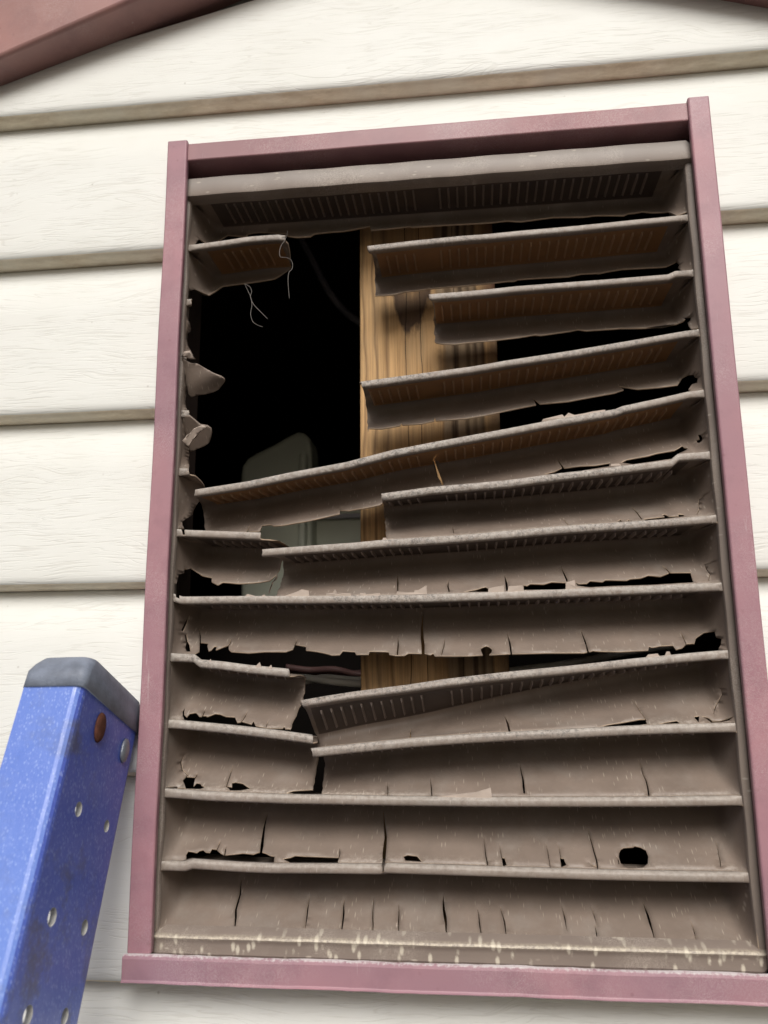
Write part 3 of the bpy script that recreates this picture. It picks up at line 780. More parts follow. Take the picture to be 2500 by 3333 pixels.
o = slat(3, [s3, p3r], ['jagged stub of the third slat at the left edge', 'shortest hanging slat, only its right half remains']); screen(S3R, o[-1], un(1416, 1100, YV)[0], 1)
s4 = stub_piece(4, [(0, 612), (5, 606), (8, 602), (10, 606), (13, 600), (16, 606), (18, 602), (20, 612)])
p4r = piece(S4R, left=[(0, 1172), (5, 1178), (6, 1180), (10, 1192), (12, 1197), (13, 1194), (20, 1203)],
            bottom=q('B', (100, 1585), (180, 1588), (300, 1568), (314, 1552), (320, 1563), (440, 1555), (525, 1537), (530, 1512), (535, 1535), (620, 1530), (740, 1520), (860, 1500), (1000, 1470), (1188, 1432), (1168, 1388), (1215, 1427), (1400, 1410)) +
            q('C', (560, 1380), (700, 1355), (760, 1335), (722, 1312), (850, 1330), (1000, 1318), (1110, 1303), (1135, 1260), (1175, 1240), (1215, 1240), (1220, 1255), (1240, 1262), (1238, 1290), (1205, 1300), (1180, 1335)))
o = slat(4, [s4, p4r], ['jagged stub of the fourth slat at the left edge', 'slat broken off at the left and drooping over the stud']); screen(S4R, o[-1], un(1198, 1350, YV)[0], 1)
s5 = stub_piece(5, [(0, 617), (5, 612), (8, 612), (10, 620), (13, 622), (15, 615), (18, 616), (20, 614)])
p5 = piece(S5, endL_cut if False else None, left=[(0, 637), (3, 634), (6, 631), (7, 640), (10, 652), (13, 664), (16, 668), (18, 662), (20, 644)],
           bottom=q('D', (280, 437), (440, 458), (600, 462), (612, 447), (628, 415), (615, 460), (690, 455), (705, 418), (770, 413), (775, 422), (835, 418), (1000, 390), (1100, 368), (1211, 343), (1207, 268), (1214, 320), (1270, 322), (1400, 300), (1470, 285)) + [(1240, 1640), (1262, 1619), (1400, 1597), (1650, 1573), (1820, 1549), (1980, 1530), (2190, 1502)],
           holes=[q('F', (200, 286), (270, 268), (318, 243), (275, 172), (335, 245), (430, 232), (530, 228), (630, 212), (625, 235), (500, 255), (400, 272), (300, 290)),
                  q('F', (700, 210), (740, 190), (880, 165), (930, 150), (1050, 130), (1100, 100), (1115, 112), (1140, 115), (1125, 130), (1080, 150), (1075, 180), (900, 205), (780, 222)),
                  q('F', (1200, 30), (1222, 34), (1232, 52), (1228, 70), (1210, 84), (1190, 77), (1190, 66), (1206, 60))],
           cracks=[(q('E', (548, 150), (522, 185), (540, 250), (562, 300), (582, 355)), 9)])
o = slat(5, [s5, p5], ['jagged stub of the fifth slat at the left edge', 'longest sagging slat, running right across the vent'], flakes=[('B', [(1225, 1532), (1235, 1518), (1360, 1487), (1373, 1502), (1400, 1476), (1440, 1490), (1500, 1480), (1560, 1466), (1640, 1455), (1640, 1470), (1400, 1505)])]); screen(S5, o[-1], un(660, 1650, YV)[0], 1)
s6 = stub_piece(6, [(0, 612), (3, 615), (5, 614), (6, 620), (8, 640), (10, 665), (12, 676), (13, 666), (15, 640), (16, 634), (17, 628), (18, 606), (19, 588), (20, 600)])
p6 = piece(S6R, left=[(0, 1241), (5, 1244), (10, 1246), (13, 1253), (20, 1259)],
           holes=[q('F', (670, 594), (700, 579), (712, 596)), q('F', (735, 592), (752, 580), (765, 592)), q('F', (850, 578), (920, 568), (985, 562), (968, 548), (988, 545), (1015, 560), (1078, 556), (1072, 544), (1108, 547), (1120, 560), (960, 578), (860, 588))],
           cracks=[(q('F', (768, 496), (838, 580)), 5), (q('F', (312, 568), (362, 618)), 3), (q('E', (645, 625), (655, 672)), 3),
                   (q('F', (1262, 415), (1212, 450), (1203, 480), (1212, 510), (1196, 548)), 2.2)])
o = slat(6, [s6, p6], ['jagged stub of the sixth slat at the left edge', 'slat snapped at the stud, hanging from the right edge'], flakes=[('F', [(635, 224), (640, 210), (690, 207), (705, 220)])]); screen(S6R, o[-1], un(1254, 1650, YV)[0], 1, MSD)
p7l = piece(S7L, right=[(0, 849), (6, 850), (7, 870), (9, 925), (10, 930), (12, 922), (14, 915), (17, 898), (20, 870)],
            bottom=q('D', (90, 830), (150, 800), (158, 770), (165, 740), (200, 730), (205, 692), (212, 708), (245, 697), (320, 745), (378, 758), (378, 785), (418, 805), (450, 788), (560, 797), (640, 793), (700, 787), (755, 778), (800, 740)),
            lipcuts=[(592, 600, 0, ARC[5])])
p7r = piece(S7R, left=[(0, 853), (6, 852), (7, 880), (9, 920), (12, 923), (15, 916), (20, 899)],
            holes=[q('E', (715, 1052), (800, 1035), (840, 1022), (862, 1018), (880, 1030), (878, 1052)), q('E', (1110, 1040), (1108, 1006), (1130, 1010), (1150, 998), (1240, 1000), (1290, 985), (1380, 990), (1384, 1036)),
                   q('F', (405, 985), (425, 998), (480, 995), (500, 978), (580, 985), (600, 972), (740, 975), (760, 966), (830, 960), (880, 942), (960, 950), (1020, 925), (1155, 925), (1174, 990), (900, 1006), (640, 1014), (500, 1022), (420, 1012))],
            cracks=[(q('E', (618, 980), (613, 1012), (625, 1052)), 6), (q('E', (985, 945), (1002, 1045)), 9), (q('E', (1352, 888), (1392, 985)), 5), (q('E', (285, 940), (290, 1045)), 3), (q('D', (1585, 755), (1588, 850)), 3),
                    (q('F', (968, 880), (1022, 930)), 5), (q('F', (312, 888), (355, 978)), 5), (q('F', (1318, 855), (1245, 872), (1250, 900), (1282, 935), (1270, 980)), 2.2)])
fl7 = []
o = slat(7, [p7l, p7r], ['short left part of the seventh slat', 'long right part of the seventh slat'], flakes=[('E', [(188, 706), (195, 690), (210, 690), (220, 700), (255, 695), (272, 706)])])
screen(S7L, o[0], -1, un(905, 1800, YV)[0], MSD); screen(S7R, o[-1], un(925, 1800, YV)[0], 1, MSD)
b8 = q('D', (268, 1256), (297, 1238), (300, 1180), (355, 1185), (350, 1205), (358, 1235), (375, 1228), (395, 1205), (412, 1205), (405, 1228), (440, 1215), (488, 1197), (490, 1225), (505, 1240), (620, 1248), (720, 1240), (860, 1240), (905, 1225), (920, 1193), (990, 1205),
       (992, 1230), (1060, 1238), (1120, 1250), (1160, 1262), (1210, 1260), (1230, 1235), (1310, 1240), (1318, 1258), (1398, 1258), (1405, 1238), (1510, 1240)) + \
     q('E', (230, 1442), (235, 1458), (280, 1465), (330, 1465), (360, 1450), (440, 1452), (450, 1448), (500, 1460), (520, 1450), (530, 1468), (760, 1467), (842, 1462), (832, 1438), (829, 1420), (848, 1408), (865, 1402), (886, 1410), (904, 1425), (898, 1448), (884, 1461),
       (1000, 1455), (1250, 1448), (1500, 1447), (1560, 1433)) + \
     q('F', (560, 1437), (700, 1440), (880, 1430), (883, 1406), (905, 1412), (960, 1402), (1040, 1398), (1060, 1425), (1100, 1415), (1130, 1388), (1180, 1385), (1190, 1350), (1240, 1315), (1310, 1308), (1322, 1350), (1354, 1357), (1352, 1395), (1335, 1425))
p8 = piece(S8, bottom=b8, holes=[q('D', (236, 1003), (205, 1050), (180, 1104), (196, 1110), (218, 1062)), q('D', (204, 1128), (214, 1180), (207, 1215), (215, 1240), (240, 1240), (236, 1195), (224, 1170), (216, 1130))],
           lipcuts=[(570, 583, 0, ARC[4])],
           cracks=[(q('D', (298, 1090), (303, 1190)), 5), (q('D', (503, 1160), (485, 1205)), 4), (q('D', (935, 1160), (918, 1200)), 4), (q('E', (455, 1185), (447, 1290), (455, 1455)), 11), (q('E', (291, 1340), (286, 1462)), 6), (q('E', (595, 1355), (590, 1400), (574, 1460)), 4),
                   (q('E', (1000, 1315), (1028, 1456)), 7), (q('E', (1482, 1300), (1530, 1450)), 7), (q('F', (1088, 1308), (1126, 1392)), 4), (q('F', (442, 1305), (492, 1445)), 5)])
fl8 = [('E', [(280, 1060), (285, 1038), (340, 1045), (395, 1045), (400, 1030), (425, 1030), (475, 1000), (480, 1058)]), ('E', [(0, 1070), (40, 1060), (75, 1045), (80, 1060), (170, 1050), (180, 1066)]),
       ('E', [(876, 1050), (880, 1018), (980, 1000), (985, 1048)]), ('E', [(1003, 1045), (1010, 1005), (1100, 1000), (1113, 1044)]), ('E', [(1380, 1036), (1385, 980), (1440, 965), (1445, 1008), (1472, 1010), (1460, 1034)]),
       ('D', [(840, 873), (930, 842), (965, 826), (1010, 835), (1013, 872)]), ('D', [(1120, 872), (1125, 850), (1165, 850), (1180, 825), (1195, 850), (1285, 850), (1285, 872)]), ('D', [(590, 875), (610, 855), (660, 868), (664, 875)]), ('D', [(690, 875), (722, 858), (728, 875)]),
       ('D', [(1340, 872), (1345, 850), (1375, 850), (1385, 862), (1440, 860), (1470, 850), (1478, 872)])]
o = slat(8, [p8], ['slat whole from side to side with a ragged lower edge'], flakes=fl8); screen(S8, o[-1], -1, 1, MSD)
p9l = piece(S9L, right=[(0, 941), (6, 942), (7, 955), (9, 972), (11, 990), (13, 994), (15, 986), (17, 970), (20, 942)],
            holes=[q('D', (205, 1606), (190, 1630), (190, 1655), (200, 1685), (400, 1712), (600, 1738), (760, 1758), (900, 1768), (885, 1742), (858, 1742), (850, 1725), (838, 1740), (735, 1736), (665, 1722), (650, 1690), (637, 1712), (580, 1695), (545, 1700), (530, 1665),
                   (470, 1660), (430, 1645), (400, 1643), (350, 1662), (335, 1655), (300, 1662), (276, 1636), (235, 1642), (215, 1665), (198, 1648))],
            cracks=[(q('D', (335, 1615), (318, 1662)), 4), (q('D', (612, 1625), (570, 1700)), 4), (q('D', (745, 1690), (728, 1745)), 3)])
p9r = piece(S9R, left=[(0, 978), (6, 984), (7, 996), (8, 1000), (10, 1022), (12, 1038), (13, 1042), (16, 1042), (20, 1036)],
            holes=[q('F', (560, 1925), (700, 1902), (825, 1880), (860, 1880), (874, 1912), (780, 1922), (650, 1930)), q('F', (945, 1912), (1000, 1898), (1065, 1888), (1092, 1908)), q('F', (1178, 1862), (1212, 1858), (1208, 1900), (1186, 1878)),
                   q('F', (1225, 1860), (1268, 1868), (1300, 1892), (1350, 1890), (1400, 1876), (1440, 1858), (1405, 1888), (1350, 1900), (1290, 1904), (1262, 1880))],
            cracks=[(q('E', (983, 1855), (1018, 1965)), 8), (q('E', (374, 1945), (370, 2000)), 5), (q('F', (775, 1750), (868, 1890)), 3), (q('F', (1350, 1685), (1355, 1720), (1310, 1810), (1305, 1850)), 3)])
o = slat(9, [p9l, p9r], ['left part of the slat broken in two below the whole one', 'right part, rolled to show the screen beneath'],
         flakes=[('D', [(655, 1335), (690, 1300), (702, 1336)], -.001), ('D', [(740, 1340), (765, 1318), (772, 1342)], -.001), ('D', [(355, 1298), (370, 1279), (378, 1302)], -.001),
                 ('F', [(858, 1475), (880, 1450), (940, 1443), (962, 1470)]), ('F', [(985, 1465), (1000, 1430), (1018, 1430), (1032, 1462)])])
screen(S9L, o[0], -1, un(960, 2200, YV)[0], MSD); screen(S9R, o[-1], un(1016, 2200, YV)[0], 1, MSD)
p10l = piece(S10L, right=[(0, 1015), (6, 1020), (7, 1030), (13, 1041), (16, 1030), (20, 1018)],
             holes=[q('G', (240, 700), (229, 680), (250, 655), (312, 658), (300, 716), (320, 695), (345, 698), (352, 712), (380, 722), (340, 736), (250, 733)),
                    q('G', (512, 715), (550, 722), (550, 695), (575, 690), (620, 698), (672, 733), (600, 745), (540, 745)),
                    q('G', (900, 762), (950, 746), (1078, 738), (1120, 740), (1120, 775))],
             cracks=[(q('G', (240, 515), (222, 560), (232, 610), (262, 645), (245, 665)), 3.5), (q('G', (324, 632), (308, 665)), 5), (q('G', (557, 580), (535, 650), (513, 722)), 4), (q('G', (120, 718), (200, 730), (250, 732)), 3)])
p10r = piece(S10R, left=[(0, 1010), (6, 1020), (8, 1040), (13, 1058), (16, 1056), (20, 1047)],
             cracks=[(q('H', (600, 665), (611, 785)), 4), (q('H', (316, 700), (323, 780)), 2.5), (q('H', (1184, 575), (1213, 765)), 7), (q('I', (815, 545), (865, 680), (897, 825)), 5), (q('G', (1558, 690), (1562, 778)), 2.5)])
o = slat(10, [p10l, p10r], ['left part of the slat split by a dark vertical gap', 'right part of the slat split by a dark vertical gap']); screen(S10R, o[-1], un(1080, 2500, YV)[0], 1, MSD); screen(S10L, o[0], -1, un(980, 2500, YV)[0], MSD)
p11 = piece(S11, holes=[q('G', (252, 1202), (252, 1160), (265, 1138), (320, 1148), (340, 1135), (362, 1130), (380, 1145), (405, 1148), (420, 1123), (450, 1128), (475, 1150), (500, 1165), (620, 1152), (690, 1158), (735, 1143), (765, 1150), (800, 1168), (828, 1172), (822, 1215), (640, 1212), (400, 1206)),
                        q('G', (878, 1190), (930, 1180), (960, 1168), (1030, 1172), (1244, 1180), (1238, 1230), (1030, 1225), (930, 1215)),
                        q('H', (425, 1172), (455, 1163), (515, 1170), (549, 1209), (480, 1203), (440, 1202)), q('H', (1065, 1180), (1085, 1183), (1099, 1230), (1074, 1238)), q('H', (1444, 1183), (1470, 1185), (1487, 1230), (1454, 1244)),
                        q('I', (690, 1150), (700, 1128), (720, 1116), (782, 1112), (790, 1104), (830, 1113), (865, 1132), (880, 1170), (876, 1222), (845, 1246), (770, 1252), (725, 1243), (700, 1218), (688, 1180))],
            cracks=[(q('G', (782, 890), (760, 985), (752, 1060), (738, 1150)), 10), (q('G', (474, 1070), (450, 1132)), 4), (q('G', (512, 1105), (502, 1168)), 5), (q('G', (1250, 1115), (1243, 1190)), 4), (q('G', (1535, 885), (1550, 1050), (1538, 1200), (1530, 1250)), 12),
                    (q('H', (948, 1050), (962, 1160), (977, 1262)), 4), (q('H', (1352, 1075), (1382, 1245)), 3), (q('I', (487, 990), (512, 1080), (546, 1200), (554, 1275)), 5), (q('I', (1318, 1070), (1352, 1245)), 3), (q('I', (497, 1212), (518, 1236), (552, 1242)), 4),
                    (q('H', (1050, 1095), (1068, 1190)), 2.5), (q('H', (1425, 1090), (1450, 1190)), 2.5), (q('I', (670, 1170), (690, 1225)), 4)])
o = slat(11, [p11], ['slat pierced by a rounded hole near the right'], flakes=[('H', [(640, 790), (642, 777), (800, 758), (900, 745), (995, 718), (1004, 790)], .0015)]); screen(S11, o[-1], -1, 1, MSD)
p12 = piece(S12, taper=True, lipcuts=[(1243, 1249, 0, ARC[5])], cracks=[(q('G', (613, 1315), (600, 1420), (575, 1520), (563, 1700)), 8), (q('G', (1055, 1430), (1030, 1620), (1010, 1700)), 4), (q('G', (1283, 1450), (1270, 1590), (1257, 1710)), 6), (q('G', (1470, 1440), (1460, 1710)), 4), (q('G', (1635, 1480), (1635, 1700)), 4),
            (q('H', (685, 1428), (690, 1520), (712, 1700)), 9), (q('H', (908, 1510), (930, 1670), (942, 1715)), 4), (q('H', (1055, 1500), (1085, 1600), (1102, 1715)), 5), (q('H', (1455, 1490), (1490, 1660)), 4),
            (q('I', (510, 1500), (548, 1630)), 3), (q('I', (530, 1610), (548, 1735)), 4), (q('I', (848, 1470), (875, 1555), (910, 1660), (928, 1745)), 7), (q('I', (1155, 1590), (1195, 1740)), 3)])
o = slat(12, [p12], ['lowest slat, split by several upright cracks']); screen(S12, o[-1], -1, 1, MSD)

# frame: flange rim with rounded corners, top and bottom bands
def frame():
    bm = bmesh.new()
    xo0, xo1, zo0, zo1 = -.4040 * VK, .3178 * VK, -.3375 * VK, .7065 * VK
    def side_strip(x_out, x_in):
        s = 1 if x_in > x_out else -1
        cs = [(x_out, .045), (x_out, .0005), (x_out + s * .0015, -.0035), (x_out + s * .004, -.0050), (x_in - s * .002, -.0046), (x_in + s * .0006, -.0030), (x_in + s * .0016, -.0002), (x_in + s * .0012, .004)]
        N = 60; rings = []
        for i in range(N + 1):
            z = zo0 + .006 + (zo1 - zo0 - .012) * i / N; wb = .0006 * math.sin(i * .9)
            rings.append([bm.verts.new(W((x + wb, y + YV + wb * .5, z))) for x, y in cs])
        for i in range(N):
            for k in range(len(cs) - 1): bm.faces.new([rings[i][k], rings[i][k + 1], rings[i + 1][k + 1], rings[i + 1][k]])
    side_strip(xo0, XI0); side_strip(xo1, XI1)
    def band(cs, corner, cz):                 # cs (y,z); the ends are pulled in to round the corners
        N = 80; rings = []
        for i in range(N + 1):
            x = xo0 + (xo1 - xo0) * i / N; wb = .0005 * math.sin(i * .6)
            if corner:
                d = min(x - xo0, xo1 - x); rr_ = .010
                dz = 0 if d > rr_ else (rr_ - math.sqrt(max(rr_ ** 2 - (rr_ - d) ** 2, 0)))
            rings.append([bm.verts.new(W((x, y + YV + wb, z - (dz * cz * wgt)))) for y, z, wgt in cs])
        for i in range(N):
            for k in range(len(cs) - 1): bm.faces.new([rings[i][k], rings[i][k + 1], rings[i + 1][k + 1], rings[i + 1][k]])
        bm.faces.new(rings[0]) ; bm.faces.new(rings[-1][::-1])
    zl = zb(1) + .0130
    zt_ = zb(1)
    band([(.045, zo1 + .001, 1), (.000, zo1, 1), (-.0060, zo1 - .0020, 1), (-.0082, zo1 - .0050, .8), (-.0100, zo1 - .014, .2), (-.0112, zt_ + .0035, 0), (-.0104, zt_ + .0008, 0), (-.0070, zt_ - .0010, 0), (.000, zt_ - .0018, 0), (.008, zt_ - .0022, 0), (.010, zt_ + .002, 0)], True, 1)
    zf = -.3111 * VK
    band([(.008, zf + .006, 0), (.003, zf + .0045, 0), (-.004, zf + .0018, 0), (-.0085, zf - .0006, 0), (-.0098, zf - .003, .1), (-.0080, zf - .0065, .3), (-.0072, zf - .010, .4), (-.0080, zo0 + .006, .8), (-.006, zo0 + .002, 1), (.000, zo0, 1), (.045, zo0 - .001, 1)], True, -1)
    recalc(bm)
    for v in bm.verts: pass
    if sum(f.normal.y * f.calc_area() for f in bm.faces) > 0: bmesh.ops.reverse_faces(bm, faces=bm.faces[:])
    o = bm_obj('vent_frame', bm, MF, vent, smooth=True); o.data.set_sharp_from_angle(angle=math.radians(28))
frame()

# curled flaps at the left edge
def flap(name, z, poly, yfun, mat=MP, thick=.0022, label=None):
    P2 = q(z, poly); cx = [p[0] for p in P2]; x0, x1 = min(cx), max(cx); ys = [p[1] for p in P2]; y0, y1 = min(ys), max(ys)
    pts = [Vector(p) for p in P2]; n = len(pts); ed = [(i, (i + 1) % n) for i in range(n)]
    for a in np.arange(x0, x1, 7):
        for b in np.arange(y0, y1, 7): pts.append(Vector((a + 1e-3 * b, b)))
    r = delaunay_2d_cdt(pts, ed, [], 0, 1e-5); V = [un(v.x, v.y, YV + yfun((v.x - x0) / (x1 - x0), (v.y - y0) / (y1 - y0))) for v in r[0]]
    F = []
    for f in r[2]:
        c = (sum(r[0][i].x for i in f) / 3, sum(r[0][i].y for i in f) / 3)
        if inside(c, P2): F.append(tuple(f))
    o = mesh(name, V, F, mat, vent, smooth=True); solid(o, thick, 1)
    ul = o.data.uv_layers.new(name='UVMap')
    for lp in o.data.loops: ul.data[lp.index].uv = (V[lp.vertex_index][0], .06)
    if label: o['label'] = label
    return o
flap('torn_flap', 'A', [(183, 925), (205, 945), (240, 965), (280, 967), (330, 995), (385, 1027), (440, 1052), (460, 1068), (464, 1082), (455, 1097), (425, 1135), (385, 1155), (325, 1170), (275, 1175), (245, 1188), (225, 1165), (215, 1120), (205, 1050), (192, 980)],
     lambda u, v: -.006 - .016 * u + .030 * v + .006 * math.sin(6 * v + 3 * u) * u, label='pointed triangular flap, the largest at the left edge')
flap('torn_flap', 'A', [(180, 922), (198, 888), (232, 886), (248, 912), (270, 938), (240, 938), (210, 925)], lambda u, v: -.007 - .008 * math.sin(3 * u) * (1 - v), MFL, label='small bleached curl above the triangular flap')
flap('torn_flap', 'A', [(170, 1310), (230, 1303), (300, 1362), (345, 1369), (372, 1388), (376, 1420), (368, 1455), (358, 1483), (330, 1505), (280, 1525), (236, 1542), (225, 1512), (230, 1480), (205, 1420), (182, 1370)],
     lambda u, v: .000 - .012 * u + .034 * v, label='folded flap with its edge turned over')
flap('torn_flap', 'A', [(188, 1470), (205, 1452), (235, 1420), (262, 1388), (310, 1368), (346, 1374), (322, 1395), (288, 1422), (255, 1462), (228, 1506), (213, 1496), (205, 1484)], lambda u, v: -.018 + .014 * v + .004 * math.sin(5 * u), MFL, label='narrow turned-over strip on the folded flap')

# ------------------------------------------------------------------ stud, bins and cables in the opening
bm = bmesh.new(); box(bm, -.1525, .0470, .075, .165, -.60, .95); recalc(bm)
for i in range(6): pass
o = bm_obj('wood_stud', bm, MW); bevel(o, .004, 3); tag(o, 'weathered brown timber stud with a dark knot, upright behind the broken slats', 'timber stud')

def bin_(name, x0, x1, z0, z1, y0, y1, r, label, cat, lid=True):
    e = empty(name, ((x0 + x1) / 2, (y0 + y1) / 2, z0)); tag(e, label, cat)
    bm = bmesh.new(); poly = []
    for (cx_, cz_, a0) in ((x1 - r, z1 - r, 0), (x0 + r, z1 - r, 90)):
        for i in range(9):
            a = math.radians(a0 + 90 * i / 8); poly.append((cx_ + r * math.cos(a), cz_ + r * math.sin(a)))
    poly += [(x0, z0), (x1, z0)]
    prism(bm, poly, y0, y1); recalc(bm); bevel(bm_obj('body', bm, MBIN, e, False), .02, 3)
    return e
def at(px, py, y): p = un(px, py, y); return p[0], p[2]
yb = .60; Y2 = .66
xa, zt = at(800, 1470, yb); xb_, _ = at(1015, 1400, yb); _, zq = at(1000, 1985, yb)
e = empty('storage_bin', ((xa + xb_) / 2, yb, zq)); tag(e, 'pale rounded plastic bin standing in the dark attic', 'bin')
bm = bmesh.new(); prism(bm, [at(a_, b_, yb) for a_, b_ in ((783, 1990), (783, 1545), (788, 1515), (803, 1492), (830, 1475), (890, 1446), (945, 1414), (968, 1403), (990, 1406), (1006, 1424), (1012, 1455), (1014, 1500), (1014, 1990))], yb, yb + .09)
recalc(bm); bevel(bm_obj('body', bm, MBIN, e), .010, 3)
bm = bmesh.new(); xr = at(975, 1500, yb - .02)[0]; box(bm, xr, xb_ - .006, yb - .03, yb - .001, zq + .01, at(960, 1480, yb)[1]); recalc(bm); bevel(bm_obj('edge_rib', bm, MBIN, e), .008, 2)
xa2 = at(1000, 1600, Y2)[0]; xb2 = at(1500, 1600, Y2)[0]
e = bin_('storage_case', xa2, xb2, at(1000, 1990, Y2)[1], at(1100, 1575, Y2)[1], Y2, Y2 + .4, .06, 'pale flat-sided case beside the rounded bin in the attic', 'case')
bm = bmesh.new(); box(bm, xa2 + .01, xb2 - .01, Y2 - .012, Y2 - .001, at(1100, 1690, Y2)[1], at(1100, 1676, Y2)[1]); recalc(bm); bm_obj('lid_seam', bm, MGC, e)

bm = bmesh.new(); box(bm, -.9, 1.2, yb - .02, yb + .7, zq - .45, zq - .004); recalc(bm); bm_obj('attic_platform', bm, mat_flat('timber_painted_darkness', (.012, .010, .009), .95, .05), house)  # near-black base colour paints in the darkness of the attic
def cable(name, pxs, y, r, mat, label, group=None):
    o = tube(name, [un(a, b, y + (k % 2) * .01) for k, (a, b) in enumerate(pxs)], r, mat); tag(o, label, 'cable', group); return o
cable('electric_cable', [(930, 2205), (1000, 2207), (1080, 2218), (1175, 2226), (1350, 2228), (1650, 2185), (1850, 2160), (2050, 2120), (2250, 2090)], .150, .0055, MWC, 'upper white cable sagging behind the foot of the stud')
cable('electric_cable', [(930, 2222), (1000, 2216), (1060, 2206), (1175, 2214), (1350, 2200), (1650, 2200), (1900, 2175), (2250, 2150)], .160, .0052, MWC, 'lower white cable crossing the other white one')
cable('electric_cable', [(930, 2172), (1010, 2182), (1090, 2180), (1175, 2196), (1350, 2195)], .23, .0055, MBC, 'dark brown cable above the white ones')
cable('electric_cable', [(940, 2186), (1020, 2188), (1100, 2193), (1175, 2190), (1350, 2180)], .24, .0045, MBC, 'thinner brown cable beneath the thicker brown one')
cable('electric_cable', [(900, 640), (985, 785), (1060, 930), (1110, 1000), (1165, 1045), (1260, 1090)], .55, .0075, MGC, 'thin grey cable hanging diagonally across the dark opening')
def thread(pts, label):
    P = [un(a, b, YV - .008 + .004 * math.sin(i)) for i, (a, b) in enumerate(q('A', pts))]
    o = tube('loose_thread', P, .00030, MTH, n=5); tag(o, label, 'thread', 'loose threads on the vent')
thread([(872, 104), (866, 135), (852, 168), (832, 195), (820, 235), (826, 272), (860, 276), (890, 288), (904, 318), (900, 352), (880, 375), (875, 440), (884, 545)], 'long thread hanging over the broken end of the upper left slat')
thread([(592, 446), (612, 490), (632, 535), (640, 585), (631, 640), (645, 692), (675, 715), (710, 728)], 'thread curling to the left below the upper left slat')
thread([(596, 448), (628, 470), (638, 500), (630, 530), (650, 580), (695, 628), (742, 676)], 'thread running down to the right below the upper left slat')

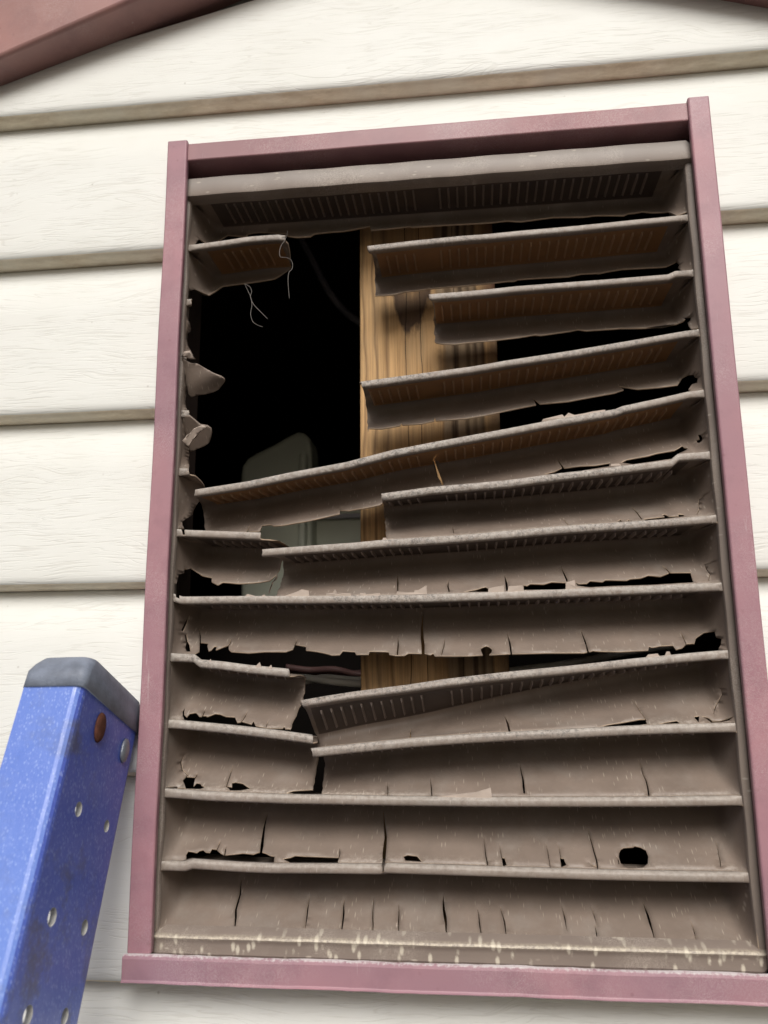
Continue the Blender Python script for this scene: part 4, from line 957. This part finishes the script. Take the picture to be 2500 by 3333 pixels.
# ------------------------------------------------------------------ ladder
def ladder():
    x, z, Wd, F_, th, ph = -.4124, -.0745, .1621, .0655, 1.1768, -.0127
    A = np.array([math.sin(ph) * math.sin(th), math.cos(th), math.cos(ph) * math.sin(th)])
    N = np.array([0, math.sin(th), -math.cos(th)]); N -= A * (A @ N); N /= np.linalg.norm(N)
    X = np.cross(N, A); X /= np.linalg.norm(X); X *= np.sign(X[0])
    P0 = np.array([x, -.036, z + .003])             # top of the web's back edge, against the wall
    root = empty('ladder', P0 - A * (7.2)); tag(root, 'blue fibreglass ladder with a dark end cap leaning on the siding', 'ladder')
    Lg = (H / S + z) / A[2] + .0
    def L(a, b, c): return P0 + X * a - N * b - A * c       # a: sideways, b: out from the wall, c: down the rail
    def rail(off, s):                                       # C-channel: web outside, flanges pointing inwards (-s)
        th_ = .0065; r = .010
        cs = []
        w, f = Wd, F_ * s
        cs = [(-.028 * s, 0), (-.028 * s, th_), (-th_ * s, th_), (-th_ * s, w - th_), (-f, w - th_), (-f, w)]
        for i in range(5):
            a = math.radians(90 * i / 4); cs.append((-r * s + r * s * math.sin(a), w - r + r * math.cos(a)))
        for i in range(5):
            a = math.radians(90 * i / 4); cs.append((-r * s + r * s * math.cos(a), r - r * math.sin(a)))
        V = []; Fc = []; NN = 40
        for i in range(NN + 1):
            c = Lg * (i / NN) ** 1.6
            for a, b in cs: V.append(L(off + a, b, c))
        n = len(cs)
        for i in range(NN):
            for k in range(n): Fc.append((i * n + k, i * n + (k + 1) % n, (i + 1) * n + (k + 1) % n, (i + 1) * n + k))
        Fc.append(tuple(range(n))); Fc.append(tuple(NN * n + k for k in range(n))[::-1])
        me = bpy.data.meshes.new('rail'); me.from_pydata([tuple(W(v)) for v in V], [], Fc)
        bm = bmesh.new(); bm.from_mesh(me); recalc(bm); bm.to_mesh(me); bm.free()
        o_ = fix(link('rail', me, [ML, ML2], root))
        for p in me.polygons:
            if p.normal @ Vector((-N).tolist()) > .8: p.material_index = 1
        return o_
    r1 = rail(0, 1); r2 = rail(-.92, -1)
    # holes punched through the visible web
    def on_web(px, py):
        d = R @ np.array([px - CX, py - CY, FPX]); t = (X @ (P0 - CAM)) / (X @ d); p = CAM + d * t - P0
        return -(N @ p), -(A @ p)
    NOCUT = 0; cut = bmesh.new()
    for px, py, rr in ((256, 2634, .0075), (347, 2689, .0065), (170, 2985, .0085), (275, 3019, .0075), (91, 3306, .0085), (211, 3309, .0075)):
        b, c = on_web(px, py); n = 20; a_, b_ = [], []
        for i in range(n):
            t = 2 * math.pi * i / n
            a_.append(cut.verts.new(W(L(.02, b + rr * math.cos(t), c + rr * math.sin(t)))))
            b_.append(cut.verts.new(W(L(-.03, b + rr * math.cos(t), c + rr * math.sin(t)))))
        cut.faces.new(a_); cut.faces.new(b_[::-1])
        for i in range(n): cut.faces.new([a_[i], b_[i], b_[(i + 1) % n], a_[(i + 1) % n]])
    recalc(cut); cm = bpy.data.meshes.new('cut'); cut.to_mesh(cm); cut.free(); cm.materials.append(MHOLE); co = bpy.data.objects.new('cut', cm); col.objects.link(co)
    tmp = r1.matrix_world.copy()
    bpy.context.view_layer.update()
    md = r1.modifiers.new('b', 'BOOLEAN'); md.object = co; md.operation = 'DIFFERENCE'; md.solver = 'EXACT'; md.material_mode = 'TRANSFER'
    bpy.context.view_layer.update()
    dg = bpy.context.evaluated_depsgraph_get(); nm = bpy.data.meshes.new_from_object(r1.evaluated_get(dg)); r1.modifiers.clear(); r1.data = nm; nm.name = 'rail'
    bpy.data.objects.remove(co)
    # rungs
    for i in range(1, 25):
        c = .34 + i * .70 - .70 * .0
        if c > Lg: break
        tube('rung', [L(-.005, Wd * .5, c), L(-.45, Wd * .5, c), L(-.915, Wd * .5, c)], .036, MALU, root, n=16, sub=2)
    # end caps: moulded rubber over the rail end
    def cap(off, s, rail_o):
        bm = bmesh.new(); g_ = .003; hgt = .058
        def sec(a0, a1, b0, b1, c, r):
            out = []
            for (ca, cb, st_) in ((a1 - r, b1 - r, 0), (a0 + r, b1 - r, 90), (a0 + r, b0 + r, 180), (a1 - r, b0 + r, 270)):
                for i in range(5):
                    t = math.radians(st_ + 90 * i / 4); out.append((ca + r * math.cos(t), cb + r * math.sin(t), c))
            return out
        a0, a1 = (-F_ - g_, g_) if s > 0 else (-g_, F_ + g_)
        secs = [sec(a0, a1, -g_, Wd + g_, .006, .009), sec(a0, a1, -g_, Wd + g_, -.012, .010), sec(a0 + .002, a1 - .001, .0, Wd - .002, -.022, .012),
                sec(a0 + .006, a1 - .003, .004, Wd - .007, -.030, .014), sec(a0 + .016, a1 - .010, .016, Wd - .020, -.036, .014)]
        rg = [[bm.verts.new(W(L(off + a, b, c))) for a, b, c in s_] for s_ in secs]
        n = len(rg[0])
        for i in range(len(rg) - 1):
            for k in range(n): bm.faces.new([rg[i][k], rg[i][(k + 1) % n], rg[i + 1][(k + 1) % n], rg[i + 1][k]])
        bm.faces.new(rg[-1]); bm.faces.new(rg[0][::-1]); recalc(bm)
        bm_obj('end_cap', bm, MCAP, root, smooth=True)
    cap(0, 1, r1); cap(-.92, -1, r2)
    for (px, py, r, mat, lab) in ((322, 2368, .0115, MRUST, 'rusty oval rivet head'), (402, 2443, .0100, MALU, 'silver rivet head')):
        b, c = on_web(px, py); bm = bmesh.new(); n = 20; rings = []
        for rr, h in ((1.0, .0008), (.92, .003), (.6, .0048), (.25, .0052)):
            rings.append([bm.verts.new(W(L(h, b + r * rr * math.cos(2 * math.pi * i / n), c + r * 1.45 * rr * math.sin(2 * math.pi * i / n)))) for i in range(n)])
        for i in range(3):
            for k in range(n): bm.faces.new([rings[i][k], rings[i][(k + 1) % n], rings[i + 1][(k + 1) % n], rings[i + 1][k]])
        bm.faces.new(rings[-1]); bm.faces.new(rings[0]); recalc(bm)
        o = bm_obj('rivet', bm, mat, root, smooth=True); o['label'] = lab
ladder()
